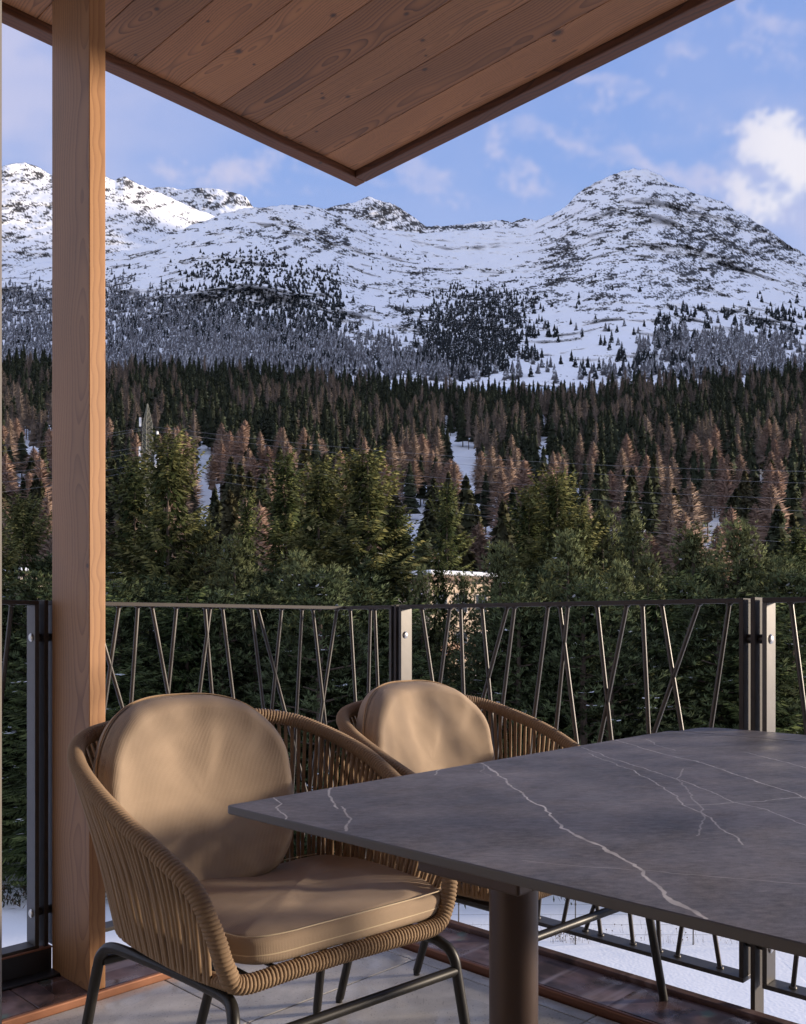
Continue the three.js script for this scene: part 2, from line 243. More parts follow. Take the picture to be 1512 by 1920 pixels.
// ---------------------------------------------------------------- dining table
{
  const TX = 0.776, TZ = -1.124, L = 1.325, W = 0.93, TY = 0.735;
  const t = thing('dining_table', 'dining table with veined dark grey stone top and round bronze leg', 'table', [TX, 0, TZ]);
  const tw = 2048, th = 1400, base = new Float32Array(tw * th);
  const veins = [
    [0.011, 1, [[0.574, 0.007], [0.506, 0.102], [0.413, 0.209], [0.362, 0.275], [0.310, 0.338], [0.246, 0.410], [0.219, 0.438]]], [0.014, 1, [[0.219, 0.438], [0.191, 0.486], [0.166, 0.530], [0.136, 0.571], [0.105, 0.618], [0.077, 0.643], [0.054, 0.668], [0.031, 0.700], [0.004, 0.742]]],
    [0.008, 0.9, [[1.06, 0.01], [1.038, 0.041], [0.966, 0.142], [0.918, 0.216], [0.888, 0.288], [0.790, 0.410], [0.721, 0.496], [0.666, 0.573], [0.612, 0.637]]],
    [0.004, 0.75, [[0.9, 0.02], [0.887, 0.038], [0.808, 0.145], [0.735, 0.262], [0.669, 0.366], [0.606, 0.447], [0.544, 0.522], [0.523, 0.579], [0.458, 0.655], [0.387, 0.722]]],
    [0.0045, 0.8, [[0.828, 0.081], [0.753, 0.189], [0.643, 0.324], [0.529, 0.433], [0.470, 0.480], [0.416, 0.543], [0.361, 0.592], [0.296, 0.648]]],
    [0.0045, 0.8, [[0.470, 0.480], [0.511, 0.510], [0.560, 0.538], [0.619, 0.562], [0.667, 0.580]]], [0.007, 0.9, [[1.077, 0.302], [1.005, 0.398], [0.953, 0.472], [0.859, 0.585]]],
    [0.006, 0.6, [[1.132, 0.042], [1.048, 0.116], [0.996, 0.184]]], [0.006, 0.95, [[0.09, 0.004], [0.081, 0.012], [0.061, 0.050], [0.040, 0.069], [0.014, 0.126], [0.0, 0.14]]],
    [0.009, 0.85, [[0.2, 0.004], [0.158, 0.048], [0.119, 0.110], [0.095, 0.138]]], [0.009, 0.7, [[0.112, 0.131], [0.080, 0.173], [0.061, 0.203], [0.01, 0.25]]],
    [0.004, 0.8, [[0.475, 0.002], [0.441, 0.015], [0.412, 0.043]]], [0.003, 0.45, [[0.785, 0.313], [0.676, 0.360], [0.540, 0.457], [0.459, 0.513], [0.404, 0.541], [0.302, 0.583]]],
    [0.003, 0.35, [[0.56, 0.03], [0.5, 0.07], [0.47, 0.12]]], [0.003, 0.35, [[0.05, 0.5], [0.11, 0.62], [0.2, 0.8]]], [0.003, 0.35, [[0.3, 0.7], [0.35, 0.85], [0.5, 0.93]]],
  ];
  const r = rng(5);
  for (const [wd, str, pts] of veins) {
    for (let i = 0; i + 1 < pts.length; i++) { const [x0, z0] = pts[i], [x1, z1] = pts[i + 1], n = Math.ceil(Math.hypot(x1 - x0, z1 - z0) / 0.0006);
      for (let k = 0; k < n; k++) { const q = k / n, bx = lerp(x0, x1, q), bz = lerp(z0, z1, q), jx = bx + 0.012 * fbm(bx * 18, bz * 18, wd * 900, 4) - 0.0, jz = bz + 0.012 * fbm(bx * 18, bz * 18, 50 + wd * 900, 4);
        const rad = Math.max(1.8, wd * 0.42 * (0.55 + 0.9 * Math.abs(fbm(bx * 22, bz * 22, 3, 3)) * 2) * tw / L * 0.5), al = str * clamp(0.75 + 0.9 * fbm(bx * 30, bz * 30, 8, 3), 0.15, 1), px = jx / L * tw, py = jz / W * th;
        for (let yy = Math.floor(py - rad - 1); yy <= py + rad + 1; yy++) for (let xx = Math.floor(px - rad - 1); xx <= px + rad + 1; xx++) { if (xx < 0 || yy < 0 || xx >= tw || yy >= th) continue; const e = Math.hypot(xx - px, yy - py), a = al * clamp(rad + 0.5 - e); if (a > base[yy * tw + xx]) base[yy * tw + xx] = a; } } }
  }
  const stone = texture(tw, th, (u, v) => { const X = u * L, Z = v * W, c = (X + Z) * 0.7071, e = (X - Z) * 0.7071, n = fbm(X * 5, Z * 5, 2.2, 5, 0.6), s = fbm(c * 70, e * 150, 4.4, 5, 0.75), g = noise.noise(X * 700, Z * 700, 3), cl = sstep(0.3, 0.6, fbm(X * 14, Z * 14, 9.1, 5, 0.65)); const fl = sstep(0.26, 0.6, fbm(c * 120, e * 260, 7.7, 4, 0.75)), m = Math.max(0.3, 0.9 + 0.9 * n + 1.0 * s + 0.3 * g + 1.1 * fl); let k = [0.165 * m, 0.148 * m, 0.153 * m]; k = mix3(k, [0.24, 0.22, 0.22], cl * 0.45); return mix3(k, [0.72, 0.68, 0.66], base[Math.min(th - 1, Math.floor(v * th)) * tw + Math.min(tw - 1, Math.floor(u * tw))] * 0.95); }, { wrap: false });
  const stoneRough = texture(512, 512, (u, v) => 0.5 + 0.3 * fbm(u * 14, v * 14, 1, 5), { gray: true });
  const slabMat = std([1, 1, 1], 1, 0, { map: stone, roughnessMap: stoneRough }), metal = std([0.06, 0.036, 0.026], 0.42, 0.35), edgeMat = std([0.085, 0.072, 0.062], 0.45);
  const shape = (x0, x1, z0, z1, rs) => { const s = new THREE.Shape(); const [a, b, c, d] = rs; s.moveTo(x0 + a, -z0); s.lineTo(x1 - b, -z0); s.quadraticCurveTo(x1, -z0, x1, -z0 - b); s.lineTo(x1, -z1 + c); s.quadraticCurveTo(x1, -z1, x1 - c, -z1); s.lineTo(x0 + d, -z1); s.quadraticCurveTo(x0, -z1, x0, -z1 + d); s.lineTo(x0, -z0 - a); s.quadraticCurveTo(x0, -z0, x0 + a, -z0); return s; };
  const slab = (s, bev) => { const g = new THREE.ExtrudeGeometry(s, { depth: 0.012 - 2 * bev, bevelEnabled: true, bevelThickness: bev, bevelSize: bev, bevelOffset: -bev, bevelSegments: 2, curveSegments: 10 }); g.rotateX(-Math.PI / 2).translate(0, TY - 0.012 + bev, 0); return setUV(g, (x, y, z) => [x / L, z / W]); };
  part('table_top', slab(shape(0, L, 0, W, [0.012, 0.03, 0.03, 0.012]), 0.0018), [slabMat, edgeMat], t);
  part('extension_leaf', slab(shape(L + 0.003, L + 0.14, 0.02, W - 0.02, [0.004, 0.07, 0.07, 0.004]), 0.0018), [slabMat, edgeMat], t);
  for (const x of [0.125, 1.2]) {
    part('cross_beam', rbox(x - 0.06, x + 0.06, TY - 0.048, TY - 0.0125, 0.325, 0.485, 0.004), metal, t);
    part('leg', new THREE.CylinderGeometry(0.03, 0.03, TY - 0.048 - 0.014, 40).translate(x, (TY - 0.048 + 0.014) / 2, 0.432), metal, t);
    part('foot_plate', rbox(x - 0.09, x + 0.09, 0.001, 0.014, 0.15, 0.75, 0.004), metal, t);
  }
}

// ---------------------------------------------------------------- rope armchairs
const weaveTex = texture(256, 256, (u, v) => { const k = 24, a = Math.sin((u + v) * Math.PI * 2 * k), b = Math.sin((u - v) * Math.PI * 2 * k); const m = 0.78 + 0.2 * Math.max(a, b) + 0.12 * noise.noise(u * 90, v * 90, 2); return [0.31 * m, 0.205 * m, 0.12 * m]; });
const ropeMat = std([1, 1, 1], 0.85, 0, { map: weaveTex, bumpMap: weaveTex, bumpScale: 0.0012 });
const ribTex = texture(1024, 1024, (u, v) => { const s = 0.5 + 0.5 * Math.sin(u * Math.PI * 2 * 110), t = 0.5 + 0.5 * Math.sin(v * Math.PI * 2 * 130 + (s > 0.5 ? Math.PI : 0)); return clamp(0.25 + 0.5 * s + 0.2 * t + 0.1 * noise.noise(u * 160, v * 160, 1)); }, { gray: true });
const fabricTex = texture(1024, 1024, (u, v) => { const s = 0.5 + 0.5 * Math.sin(u * Math.PI * 2 * 110), n = fbm(u * 6, v * 6, 2.2, 4), g = noise.noise(u * 210, v * 210, 4); const m = 0.9 + 0.09 * s + 0.12 * n + 0.14 * g; return [0.385 * m, 0.284 * m, 0.198 * m]; });
const fabric = std([1, 1, 1], 0.95, 0, { map: fabricTex, bumpMap: ribTex, bumpScale: 0.0005 });
const seamMat = std([0.46, 0.31, 0.18], 0.9), stitchMat = std([0.62, 0.5, 0.34], 0.9), tubeMat = std([0.022, 0.02, 0.018], 0.42, 0.2);
function sweep(curve, r, { closed = false, pitch = 0, amp = 0, radial = 10, step = 0.01 } = {}) {
  const len = curve.getLength(), n = Math.ceil(len / (pitch ? pitch / 6 : step)), fr = curve.computeFrenetFrames(n, closed), pos = [], uv = [], idx = [];
  for (let i = 0; i <= n; i++) { const p = curve.getPointAt(i / n), s = len * i / n; for (let j = 0; j <= radial; j++) { const a = j / radial * Math.PI * 2, c = Math.cos(a), q = Math.sin(a), w = pitch ? r * (1 + amp * (2 * Math.sqrt(Math.max(0, 1 - (2 * (((s / pitch + a / 6.2832 + 0.12 * noise.noise(s * 25, 1, r * 300)) % 1 + 1) % 1) - 1) ** 2)) - 1.4)) * (1 + 0.03 * noise.noise(s * 18, j * 0.3, 2)) : r; pos.push(p.x + w * (c * fr.normals[i].x + q * fr.binormals[i].x), p.y + w * (c * fr.normals[i].y + q * fr.binormals[i].y), p.z + w * (c * fr.normals[i].z + q * fr.binormals[i].z)); uv.push(s * 14, j / radial * r * 6.28 * 14); } }
  for (let i = 0; i < n; i++) for (let j = 0; j < radial; j++) { const a = i * (radial + 1) + j, b = a + radial + 1; idx.push(a, a + 1, b, b, a + 1, b + 1); }
  const g = new THREE.BufferGeometry(); g.setAttribute('position', new THREE.Float32BufferAttribute(pos, 3)); g.setAttribute('uv', new THREE.Float32BufferAttribute(uv, 2)); g.setIndex(idx); g.computeVertexNormals(); return g;
}
const vec = a => new THREE.Vector3(...a), spline = (pts, closed = false, t = 0.5) => new THREE.CatmullRomCurve3(pts.map(vec), closed, 'catmullrom', t);
// a stuffed cushion: outline(angle) gives a point of its edge; rings of (share of the outline, height) run from its underside over its edge to its top
function cushion(outline, rings, warp, n = 96) {
  const pos = [], uv = [], idx = [];
  rings.forEach(([k, y, side], i) => { let s = 0, last = null; for (let j = 0; j <= n; j++) { const a = j / n * Math.PI * 2, [x, z] = outline(a), q = warp(x * k, y, z * k, i / (rings.length - 1)); pos.push(...q); if (last) s += Math.hypot(x - last[0], z - last[1]); last = [x, z]; uv.push(side ? s * 3 : x * k * 3, side ? y * 3 : z * k * 3); } });
  for (let i = 0; i + 1 < rings.length; i++) for (let j = 0; j < n; j++) { const a = i * (n + 1) + j, b = a + n + 1; idx.push(a, b, a + 1, b, b + 1, a + 1); }
  const g = new THREE.BufferGeometry(); g.setAttribute('position', new THREE.Float32BufferAttribute(pos, 3)); g.setAttribute('uv', new THREE.Float32BufferAttribute(uv, 2)); g.setIndex(idx); g.computeVertexNormals(); return g;
}
const superE = (a, rx, rz, e) => { const c = Math.cos(a), s = Math.sin(a); return [rx * Math.sign(c) * Math.pow(Math.abs(c), e), rz * Math.sign(s) * Math.pow(Math.abs(s), e)]; };
function makeChair(label) {
  const t = thing('rope_armchair', label, 'armchair', [1.190, 0, -1.527], 'rope armchairs along the table');
  const rimPts = [[0, 0.372, 0.225], [0.13, 0.372, 0.227], [0.232, 0.373, 0.226], [0.268, 0.405, 0.222], [0.29, 0.47, 0.212], [0.305, 0.53, 0.18], [0.324, 0.575, 0.12], [0.330, 0.63, 0.0], [0.334, 0.685, -0.13], [0.305, 0.728, -0.25], [0.25, 0.758, -0.335], [0.13, 0.775, -0.375], [0, 0.78, -0.385], [-0.13, 0.775, -0.375], [-0.268, 0.758, -0.335], [-0.332, 0.728, -0.25], [-0.350, 0.685, -0.13], [-0.338, 0.63, 0.0], [-0.314, 0.578, 0.115], [-0.293, 0.535, 0.175], [-0.275, 0.47, 0.208], [-0.258, 0.405, 0.222], [-0.232, 0.372, 0.226], [-0.13, 0.372, 0.227]];
  const rim = spline(rimPts, true);
  part('rope_wrapped_rim', sweep(rim, 0.0168, { closed: true, pitch: 0.0078, amp: 0.11, radial: 12 }), ropeMat, t);
  const low = spline([[0.245, 0.372, 0.215], [0.262, 0.37, 0.1], [0.268, 0.37, -0.05], [0.262, 0.37, -0.17], [0.225, 0.37, -0.235], [0.12, 0.37, -0.258], [0, 0.37, -0.262], [-0.12, 0.37, -0.258], [-0.225, 0.37, -0.235], [-0.262, 0.37, -0.17], [-0.268, 0.37, -0.05], [-0.262, 0.37, 0.1], [-0.245, 0.372, 0.215]]);
  part('rope_wrapped_base', sweep(low, 0.0125, { pitch: 0.0078, amp: 0.11, radial: 10 }), ropeMat, t);
  const N = 106, r = rng(8), total = rim.getLength(), strandFrom = 0.30 * 1, u0 = 0.182, u1 = 0.818;
  const arm = []; for (let i = 0; i <= 400; i++) { const u = lerp(0, 1, i / 400), p = rim.getPointAt(u); arm.push([u, p]); }
  const start = arm.findIndex(([u, p]) => p.x > 0.2 && p.y > 0.5), end = arm.length - 1 - [...arm].reverse().findIndex(([u, p]) => p.x < -0.2 && p.y > 0.5);
  for (let i = 0; i < N; i++) {
    const f = i / (N - 1), pair = (i % 2 ? -0.0022 : 0.0022) * 0.5, up = rim.getPointAt(lerp(arm[start][0], arm[end][0], f)), dn = low.getPointAt(clamp(lerp(0.035, 0.965, f) + pair)), md = up.clone().lerp(dn, 0.5); md.x *= 1.0 + 0.012 * (r() - 0.5);
    const out = new THREE.Vector3(up.x, 0, up.z).normalize();
    const g = sweep(new THREE.CatmullRomCurve3([up.clone().addScaledVector(out, 0.012), md.addScaledVector(out, 0.006), dn.clone().addScaledVector(out, 0.011).setY(0.366)]), 0.0047 + 0.0006 * r(), { radial: 6, step: 0.06 });
    part('strand', g, ropeMat, t);
  }
  // steel sled frame
  for (const s of [-1, 1]) {
    const leg = (pts) => sweep(spline(pts, false, 0.35), 0.0112, { radial: 12, step: 0.008 });
    part('side_tube', leg([[s * 0.2635, 0.285, 0.2585], [s * 0.262, 0.306, 0.2545], [s * 0.256, 0.327, 0.243], [s * 0.246, 0.34, 0.218], [s * 0.241, 0.343, 0.18], [s * 0.25, 0.343, 0.05], [s * 0.27, 0.343, -0.1], [s * 0.282, 0.343, -0.165], [s * 0.287, 0.336, -0.2], [s * 0.2915, 0.315, -0.2225], [s * 0.294, 0.288, -0.2315]]), tubeMat, t);
    part('leg', rod([s * 0.2634, 0.286, 0.2583], [s * 0.285, 0.012, 0.30], 0.0112, 0.0112, 14), tubeMat, t);
    part('leg', rod([s * 0.294, 0.289, -0.2313], [s * 0.315, 0.012, -0.30], 0.0112, 0.0112, 14), tubeMat, t);
    for (const p of [[s * 0.2855, 0.302], [s * 0.3155, -0.303]]) part('foot_cap', new THREE.CylinderGeometry(0.0095, 0.009, 0.012, 12), tubeMat, t, [p[0], 0.006, p[1]]);
  }
  part('stretcher', rod([-0.262, 0.283, 0.2585], [0.262, 0.283, 0.2585], 0.0105, 0.0105, 14), tubeMat, t);
  part('stretcher', rod([-0.288, 0.305, -0.222], [0.288, 0.305, -0.222], 0.0105, 0.0105, 14), tubeMat, t);
  part('leg', rod([0.0, 0.300, -0.226], [-0.035, 0.012, -0.30], 0.0112, 0.0112, 14), tubeMat, t);
  part('foot_cap', new THREE.CylinderGeometry(0.0095, 0.009, 0.012, 12), tubeMat, t, [-0.035, 0.006, -0.301]);
  for (let k = -3; k <= 3; k++) part('seat_slat', rod([k * 0.06, 0.358, 0.215], [k * 0.06, 0.358, -0.25], 0.005, 0.005, 6), tubeMat, t);
  // seat cushion
  const so = a => { const [x, z] = superE(a, 0.276, 0.228, 0.29); return [x * (1 + 0.08 * (-z / 0.23) * 0.4), z]; };
  const sr = []; const T = 0.054, R = 0.019;
  sr.push([0.02, 0], [0.5, 0], [0.86, 0.001, 1]); for (let i = 0; i <= 5; i++) { const q = -Math.PI / 2 + i / 5 * Math.PI / 2; sr.push([0.90 + 0.10 * Math.cos(q), R * (1 + Math.sin(q)), 1]); } for (let i = 0; i <= 6; i++) { const q = i / 6 * Math.PI / 2; sr.push([0.91 + 0.09 * Math.cos(q), T - R + R * Math.sin(q), i < 4]); } for (const k of [0.87, 0.8, 0.7, 0.58, 0.45, 0.3, 0.15, 0.0]) sr.push([k, T + 0.018 * (1 - k * k) * (1 - 0.4 * k)]);
  const wr = (x, y, z, f) => { const n = f > 0.35 ? fbm(x * 7, z * 9, 2.5, 3) * 0.010 + 0.006 * sstep(0.1, 0.6, ridged(x * 5 + z * 3, z * 4, 1.2, 2)) : 0.002 * fbm(x * 14, y * 20, z * 14, 2); return [x + 0.046 + n * 0.2, y + 0.383 + n - 0.05 * clamp(-z) * 0.6 + (f > 0.35 ? -0.012 * gauss(x, z, 0, -0.03, 0.12, 0.12) : 0), z - 0.004]; };
  const seat = part('seat_cushion', cushion(so, sr, wr), fabric, t);
  for (const [y, k] of [[0.024, 1.0], [0.058, 1.0]]) { const pts = []; for (let j = 0; j < 72; j++) { const [x, z] = so(j / 72 * Math.PI * 2), q = wr(x * 1.0, y, z * 1.0, 0.3); pts.push(q); } part('seam', sweep(spline(pts, true), 0.0014, { closed: true, radial: 5, step: 0.02 }), stitchMat, seat); }
  // back cushion, leaning and curved round the frame
  const bo = a => { const [x, z] = superE(a, 0.238, 0.232, z => z) , c = Math.cos(a), s = Math.sin(a), e = s > 0 ? 0.72 : 0.45; return [0.238 * Math.sign(c) * Math.pow(Math.abs(c), e) * (1 - 0.10 * clamp(-s)), 0.225 * Math.sign(s) * Math.pow(Math.abs(s), e === 0.72 ? 0.85 : 0.5)]; };
  const br = []; const D = 0.102, Q = 0.045; br.push([0.0, -0.004], [0.4, -0.003], [0.75, -0.001]); for (let i = 0; i <= 6; i++) { const q = -Math.PI / 2 + i / 6 * Math.PI / 2; br.push([0.86 + 0.14 * Math.cos(q), Q * (1 + Math.sin(q)), 1]); } for (let i = 1; i <= 7; i++) { const q = i / 7 * Math.PI / 2; br.push([0.84 + 0.16 * Math.cos(q), D - 0.04 - Q + (Q + 0.0) * Math.sin(q) + 0.04 * Math.sin(q), i < 3]); } for (const k of [0.78, 0.7, 0.6, 0.48, 0.36, 0.24, 0.12, 0.0]) br.push([k, D + 0.022 * (1 - k * k) - 0.009]);
  const wb = (x, y, z, f) => { // x across, y forward thickness, z up
    const n = f > 0.3 ? fbm(x * 8, z * 8, 6.1, 3) * 0.012 + 0.013 * sstep(0.25, 0.8, ridged(x * 3.2 + 7, z * 1.2 - x * 1.5, 3.3, 2)) * sstep(-0.05, 0.22, z) : 0; const tilt = 0.20, yy = z, zz = y + n + 1.15 * x * x; return [x - 0.07, 0.632 + yy * Math.cos(tilt) + zz * Math.sin(tilt) * 0.6 - 0.02, -0.315 - yy * Math.sin(tilt) + zz * Math.cos(tilt)]; };
  const back = part('back_cushion', cushion(bo, br, wb), fabric, t);
  { const pts = []; for (let j = 0; j < 96; j++) { const [x, z] = bo(j / 96 * Math.PI * 2); pts.push(wb(x * 1.002, 0.05, z * 1.002, 0.1)); } part('seam', sweep(spline(pts, true), 0.0022, { closed: true, radial: 6, step: 0.015 }), seamMat, back); }
  t.rotation.y = THREE.MathUtils.degToRad(-4.2);
  return t;
}
const chair = makeChair('tan rope armchair nearest the timber post, with beige back and seat cushions');
{ const c = chair.clone(); c.name = numbered('rope_armchair'); c.position.set(1.915, 0, -1.50); c.rotation.y = THREE.MathUtils.degToRad(-3.0); tag(c, 'tan rope armchair farther from the timber post, half hidden behind the stone table', 'armchair', 'rope armchairs along the table'); scene.add(c); }

// ---------------------------------------------------------------- ground, hillside, mountains
function poly(pts) { return p => { if (p <= pts[0][0]) return pts[0][1]; for (let i = 1; i < pts.length; i++) if (p <= pts[i][0]) { const t = (p - pts[i - 1][0]) / (pts[i][0] - pts[i - 1][0]); return lerp(pts[i - 1][1], pts[i][1], t); } return pts[pts.length - 1][1]; }; }
const crestY = poly([[-500, 640], [0, 652], [200, 662], [400, 668], [560, 682], [760, 700], [1000, 712], [1150, 702], [1300, 692], [1512, 676], [2000, 650]]);
const CREST = 650;
function groundH(s, d) { // height of the snow at sideways s, distance d
  const p = CX + FOC * s / Math.max(d, 1), near = -7 - 1.0 * sstep(24, 70, d) - 1.0 * sstep(70, 110, d) + 0.12 * fbm(s * 0.12, d * 0.12, 2.2, 3) * sstep(10, 40, d);
  if (d < 100) return near;
  const t = clamp((d - 100) / (CREST - 100)), hc = (HOR - crestY(p) - 56) / FOC * CREST + 1;
  let h = lerp(near, hc, Math.pow(t, 1.25)) + 5 * fbm(s * 0.012, d * 0.012, 5.5, 3) * sstep(100, 200, d);
  if (d > CREST) h -= (d - CREST) * 0.55;
  return h;
}
const snowTex = texture(512, 512, (u, v) => 0.5 + 0.3 * fbm(u * 6, v * 6, 1.2, 5) + 0.06 * noise.noise(u * 120, v * 120, 2), { gray: true });
const snow = std([0.80, 0.81, 0.84], 0.85, 0, { bumpMap: snowTex, bumpScale: 0.05 });
{
  const ps = [], idx = [], uv = [], ds = []; for (let d = 4; d < 30; d += 1.3) ds.push(d); for (let d = 30; d < 110; d *= 1.06) ds.push(d); for (let d = 110; d <= 800; d += 9) ds.push(d);
  const n = 200; for (const d of ds) for (let i = 0; i <= n; i++) { const p = lerp(-900, 2400, i / n), s = (p - CX) / FOC * d, q = V(s, d, groundH(s, d)); ps.push(q.x, q.y, q.z); uv.push(s / 9, d / 9); }
  for (let j = 0; j + 1 < ds.length; j++) for (let i = 0; i < n; i++) { const a = j * (n + 1) + i, b = a + n + 1; idx.push(a, a + 1, b, b, a + 1, b + 1); }
  const g = new THREE.BufferGeometry(); g.setAttribute('position', new THREE.Float32BufferAttribute(ps, 3)); g.setAttribute('uv', new THREE.Float32BufferAttribute(uv, 2)); g.setIndex(idx); g.computeVertexNormals();
  struct('hillside', g, snow);
  struct('ground', new THREE.CircleGeometry(6000, 64).rotateX(-Math.PI / 2).translate(0, -14, 0), std([0.8, 0.81, 0.84], 0.9));
}
const mountainMat = std([1, 1, 1], 0.9, 0, { vertexColors: true });
// A mountain face fanned out in front of the terrace: the ridge line and the foot are heights seen from it, dist(p, v) the real distance of the rock between them.
function mountain(name, o) {
  const { p0, p1, cols, rows, sky, foot, dist, relief, rock, jag = 3 } = o, pos = new Float32Array((cols + 1) * (rows + 2) * 3), col = new Float32Array((cols + 1) * (rows + 2) * 3), idx = [], meta = [], sm = p => { let t = 0; for (let k = -6; k <= 6; k++) t += sky(p + k * 9); return t / 13; };
  const at = (p, v, rel = true) => { const s1 = sm(p), ys = s1 + (sky(p) - s1) * Math.pow(clamp(v), 8) + jag * fbm(p / 26, 1.5, o.seed, 5, 0.62) * Math.pow(clamp(v), 9), y = lerp(foot(p), ys, v); let d = dist(p, v); const s0 = (p - CX) / FOC * d, h0 = (HOR - y) / FOC * d; if (rel) { const a = relief * (0.25 + 0.75 * Math.sin(Math.PI * clamp(v, 0.02, 0.9))), w1 = 160 * fbm(s0 / 420, h0 / 300, o.seed + 20, 4), w2 = 120 * fbm(s0 / 300, h0 / 260, o.seed + 30, 4); d += a * (fbm((s0 + w1) / 620, (h0 + w2) / 380, o.seed, 4) * 1.1 + 0.3 * ridged((s0 + w1 * 1.6 + h0 * 0.5) / 330, (h0 + w2 - s0 * 0.2) / 210, o.seed + 4, 4)) + relief * (0.13 * fbm((s0 + w2) / 70, (h0 + w1) / 40, o.seed + 8, 4) + 0.16 * ridged((s0 + w2 + h0 * 0.6) / 150, (h0 - s0 * 0.5 + w1) / 190, o.seed + 12, 3)); } return { s: (p - CX) / FOC * d, h: 1 + (HOR - y) / FOC * d, d, y }; };
  for (let j = 0; j <= rows + 1; j++) for (let i = 0; i <= cols; i++) {
    const p = lerp(p0, p1, i / cols), q = j <= rows ? at(p, j / rows) : (() => { const e = at(p, 1); return { s: e.s * 1.12, d: e.d * 1.12, h: e.h * 0.86, y: e.y }; })(), w = V(q.s, q.d, q.h), k = (j * (cols + 1) + i) * 3;
    pos[k] = w.x; pos[k + 1] = w.y; pos[k + 2] = w.z;
    meta.push(p, q.y);
  }
  for (let j = 0; j <= rows; j++) for (let i = 0; i < cols; i++) { const a = j * (cols + 1) + i, b = a + cols + 1; idx.push(a, a + 1, b, b, a + 1, b + 1); }
  const g = new THREE.BufferGeometry(); g.setAttribute('position', new THREE.BufferAttribute(pos, 3)); g.setIndex(idx); g.computeVertexNormals();
  const nn = g.attributes.normal; for (let m = 0; m < nn.count; m++) { // steep ground sheds its snow
    const p = meta[2 * m], y = meta[2 * m + 1], r = rock(p, y, 0.80 - Math.abs(nn.getY(m))), sn = 0.86 + 0.05 * fbm(p / 30, y / 20, 3.3, 3), rk = 0.026 + 0.02 * noise.noise(p / 6, y / 5, 7), k = m * 3;
    col[k] = lerp(sn, rk * 1.1, r); col[k + 1] = lerp(sn * 1.005, rk, r); col[k + 2] = lerp(sn * 1.03, rk * 0.98, r);
  }
  g.setAttribute('color', new THREE.BufferAttribute(col, 3));
  struct(name, g, mountainMat);
  return at;
}
const rockSpots = [[1160, 345, 70, 16, 0.22], [1230, 395, 130, 30, 0.36], [1340, 440, 110, 22, 0.42], [1460, 462, 50, 18, 0.42], [1262, 525, 56, 40, 0.75], [1345, 490, 60, 22, 0.75], [1045, 465, 24, 26, 0.5], [1085, 515, 55, 42, 0.5], [1135, 565, 30, 22, 0.42], [930, 585, 70, 40, 0.65], [880, 630, 60, 44, 0.7], [540, 440, 70, 20, 0.3], [610, 455, 50, 34, 0.36], [430, 425, 50, 12, 0.2], [100, 470, 160, 50, 0.12], [770, 520, 50, 40, 0.3], [668, 600, 16, 40, 0.5], [765, 610, 22, 40, 0.4], [985, 665, 30, 14, 0.4], [880, 462, 120, 26, -0.5], [1010, 630, 50, 40, -0.22], [1190, 620, 70, 30, -0.2], [620, 640, 40, 40, -0.2]];
function rockMask(spots, bias) { return (p, y, steep) => { let b = bias + 1.3 * clamp(steep, -0.25, 0.32); for (const [x0, y0, sx, sy, a] of spots) b += a * gauss(p, y, x0, y0, sx, sy); const n = 0.6 * ridged(p / 58 + y / 80, y / 24, 2.2, 4) - 0.34 + 0.85 * fbm(p / 15 + y / 34, y / 6.8, 8.1, 5, 0.66) + 0.42 * noise.noise(p / 3.3, y / 2.3, 1.1); return sstep(0.27, 0.40, n * 0.95 + Math.min(b, 0.56) * 0.62); }; }
const sky1 = poly([[-400, 500], [0, 502], [100, 492], [190, 480], [250, 468], [330, 436], [400, 406], [450, 393], [530, 384], [600, 388], [650, 402], [700, 424], [760, 436], [800, 437], [900, 430], [985, 424], [1035, 404], [1060, 386], [1100, 352], [1130, 335], [1160, 323], [1190, 319], [1215, 319], [1240, 330], [1262, 346], [1300, 360], [1350, 377], [1400, 405], [1440, 432], [1475, 455], [1512, 480], [1600, 520], [1760, 560], [1900, 590]]);
const far1 = poly([[-400, 2300], [0, 2300], [250, 2400], [530, 2750], [700, 3100], [850, 3400], [1000, 3250], [1200, 2950], [1512, 2650], [1900, 2300]]);
const main = mountain('mountain', { seed: 3.3, p0: -320, p1: 1820, cols: 1200, rows: 330, sky: sky1, foot: () => 725, dist: (p, v) => lerp(860, far1(p), Math.pow(v, 1.12)), relief: 330, rock: rockMask(rockSpots, 0.05), jag: 8 });
mountain('mountain', { seed: 11.1, p0: -300, p1: 560, cols: 430, rows: 150, sky: poly([[-300, 340], [0, 314], [20, 307], [45, 303], [75, 315], [95, 326], [130, 318], [160, 322], [195, 327], [215, 337], [235, 332], [260, 345], [300, 360], [330, 374], [365, 390], [400, 404], [440, 420], [560, 470]]), foot: () => 580, dist: (p, v) => lerp(2700, 4300 + 1300 * clamp(p / 420, -0.3, 1.2), Math.pow(v, 0.95)), relief: 190, rock: rockMask([[110, 335, 60, 8, 0.3], [240, 400, 70, 22, 0.25], [250, 350, 20, 10, 0.3], [60, 380, 60, 20, 0.15], [330, 390, 60, 14, -0.3], [100, 350, 90, 14, -0.05]], 0.24), jag: 5 });
mountain('mountain', { seed: 17.9, p0: 250, p1: 560, cols: 160, rows: 60, sky: poly([[250, 372], [280, 353], [310, 350], [340, 357], [375, 352], [410, 354], [440, 361], [462, 369], [474, 386], [560, 440]]), foot: () => 470, dist: (p, v) => lerp(5200, 6100, v), relief: 170, rock: rockMask([[420, 375, 60, 14, 0.25]], 0.28), jag: 4 });
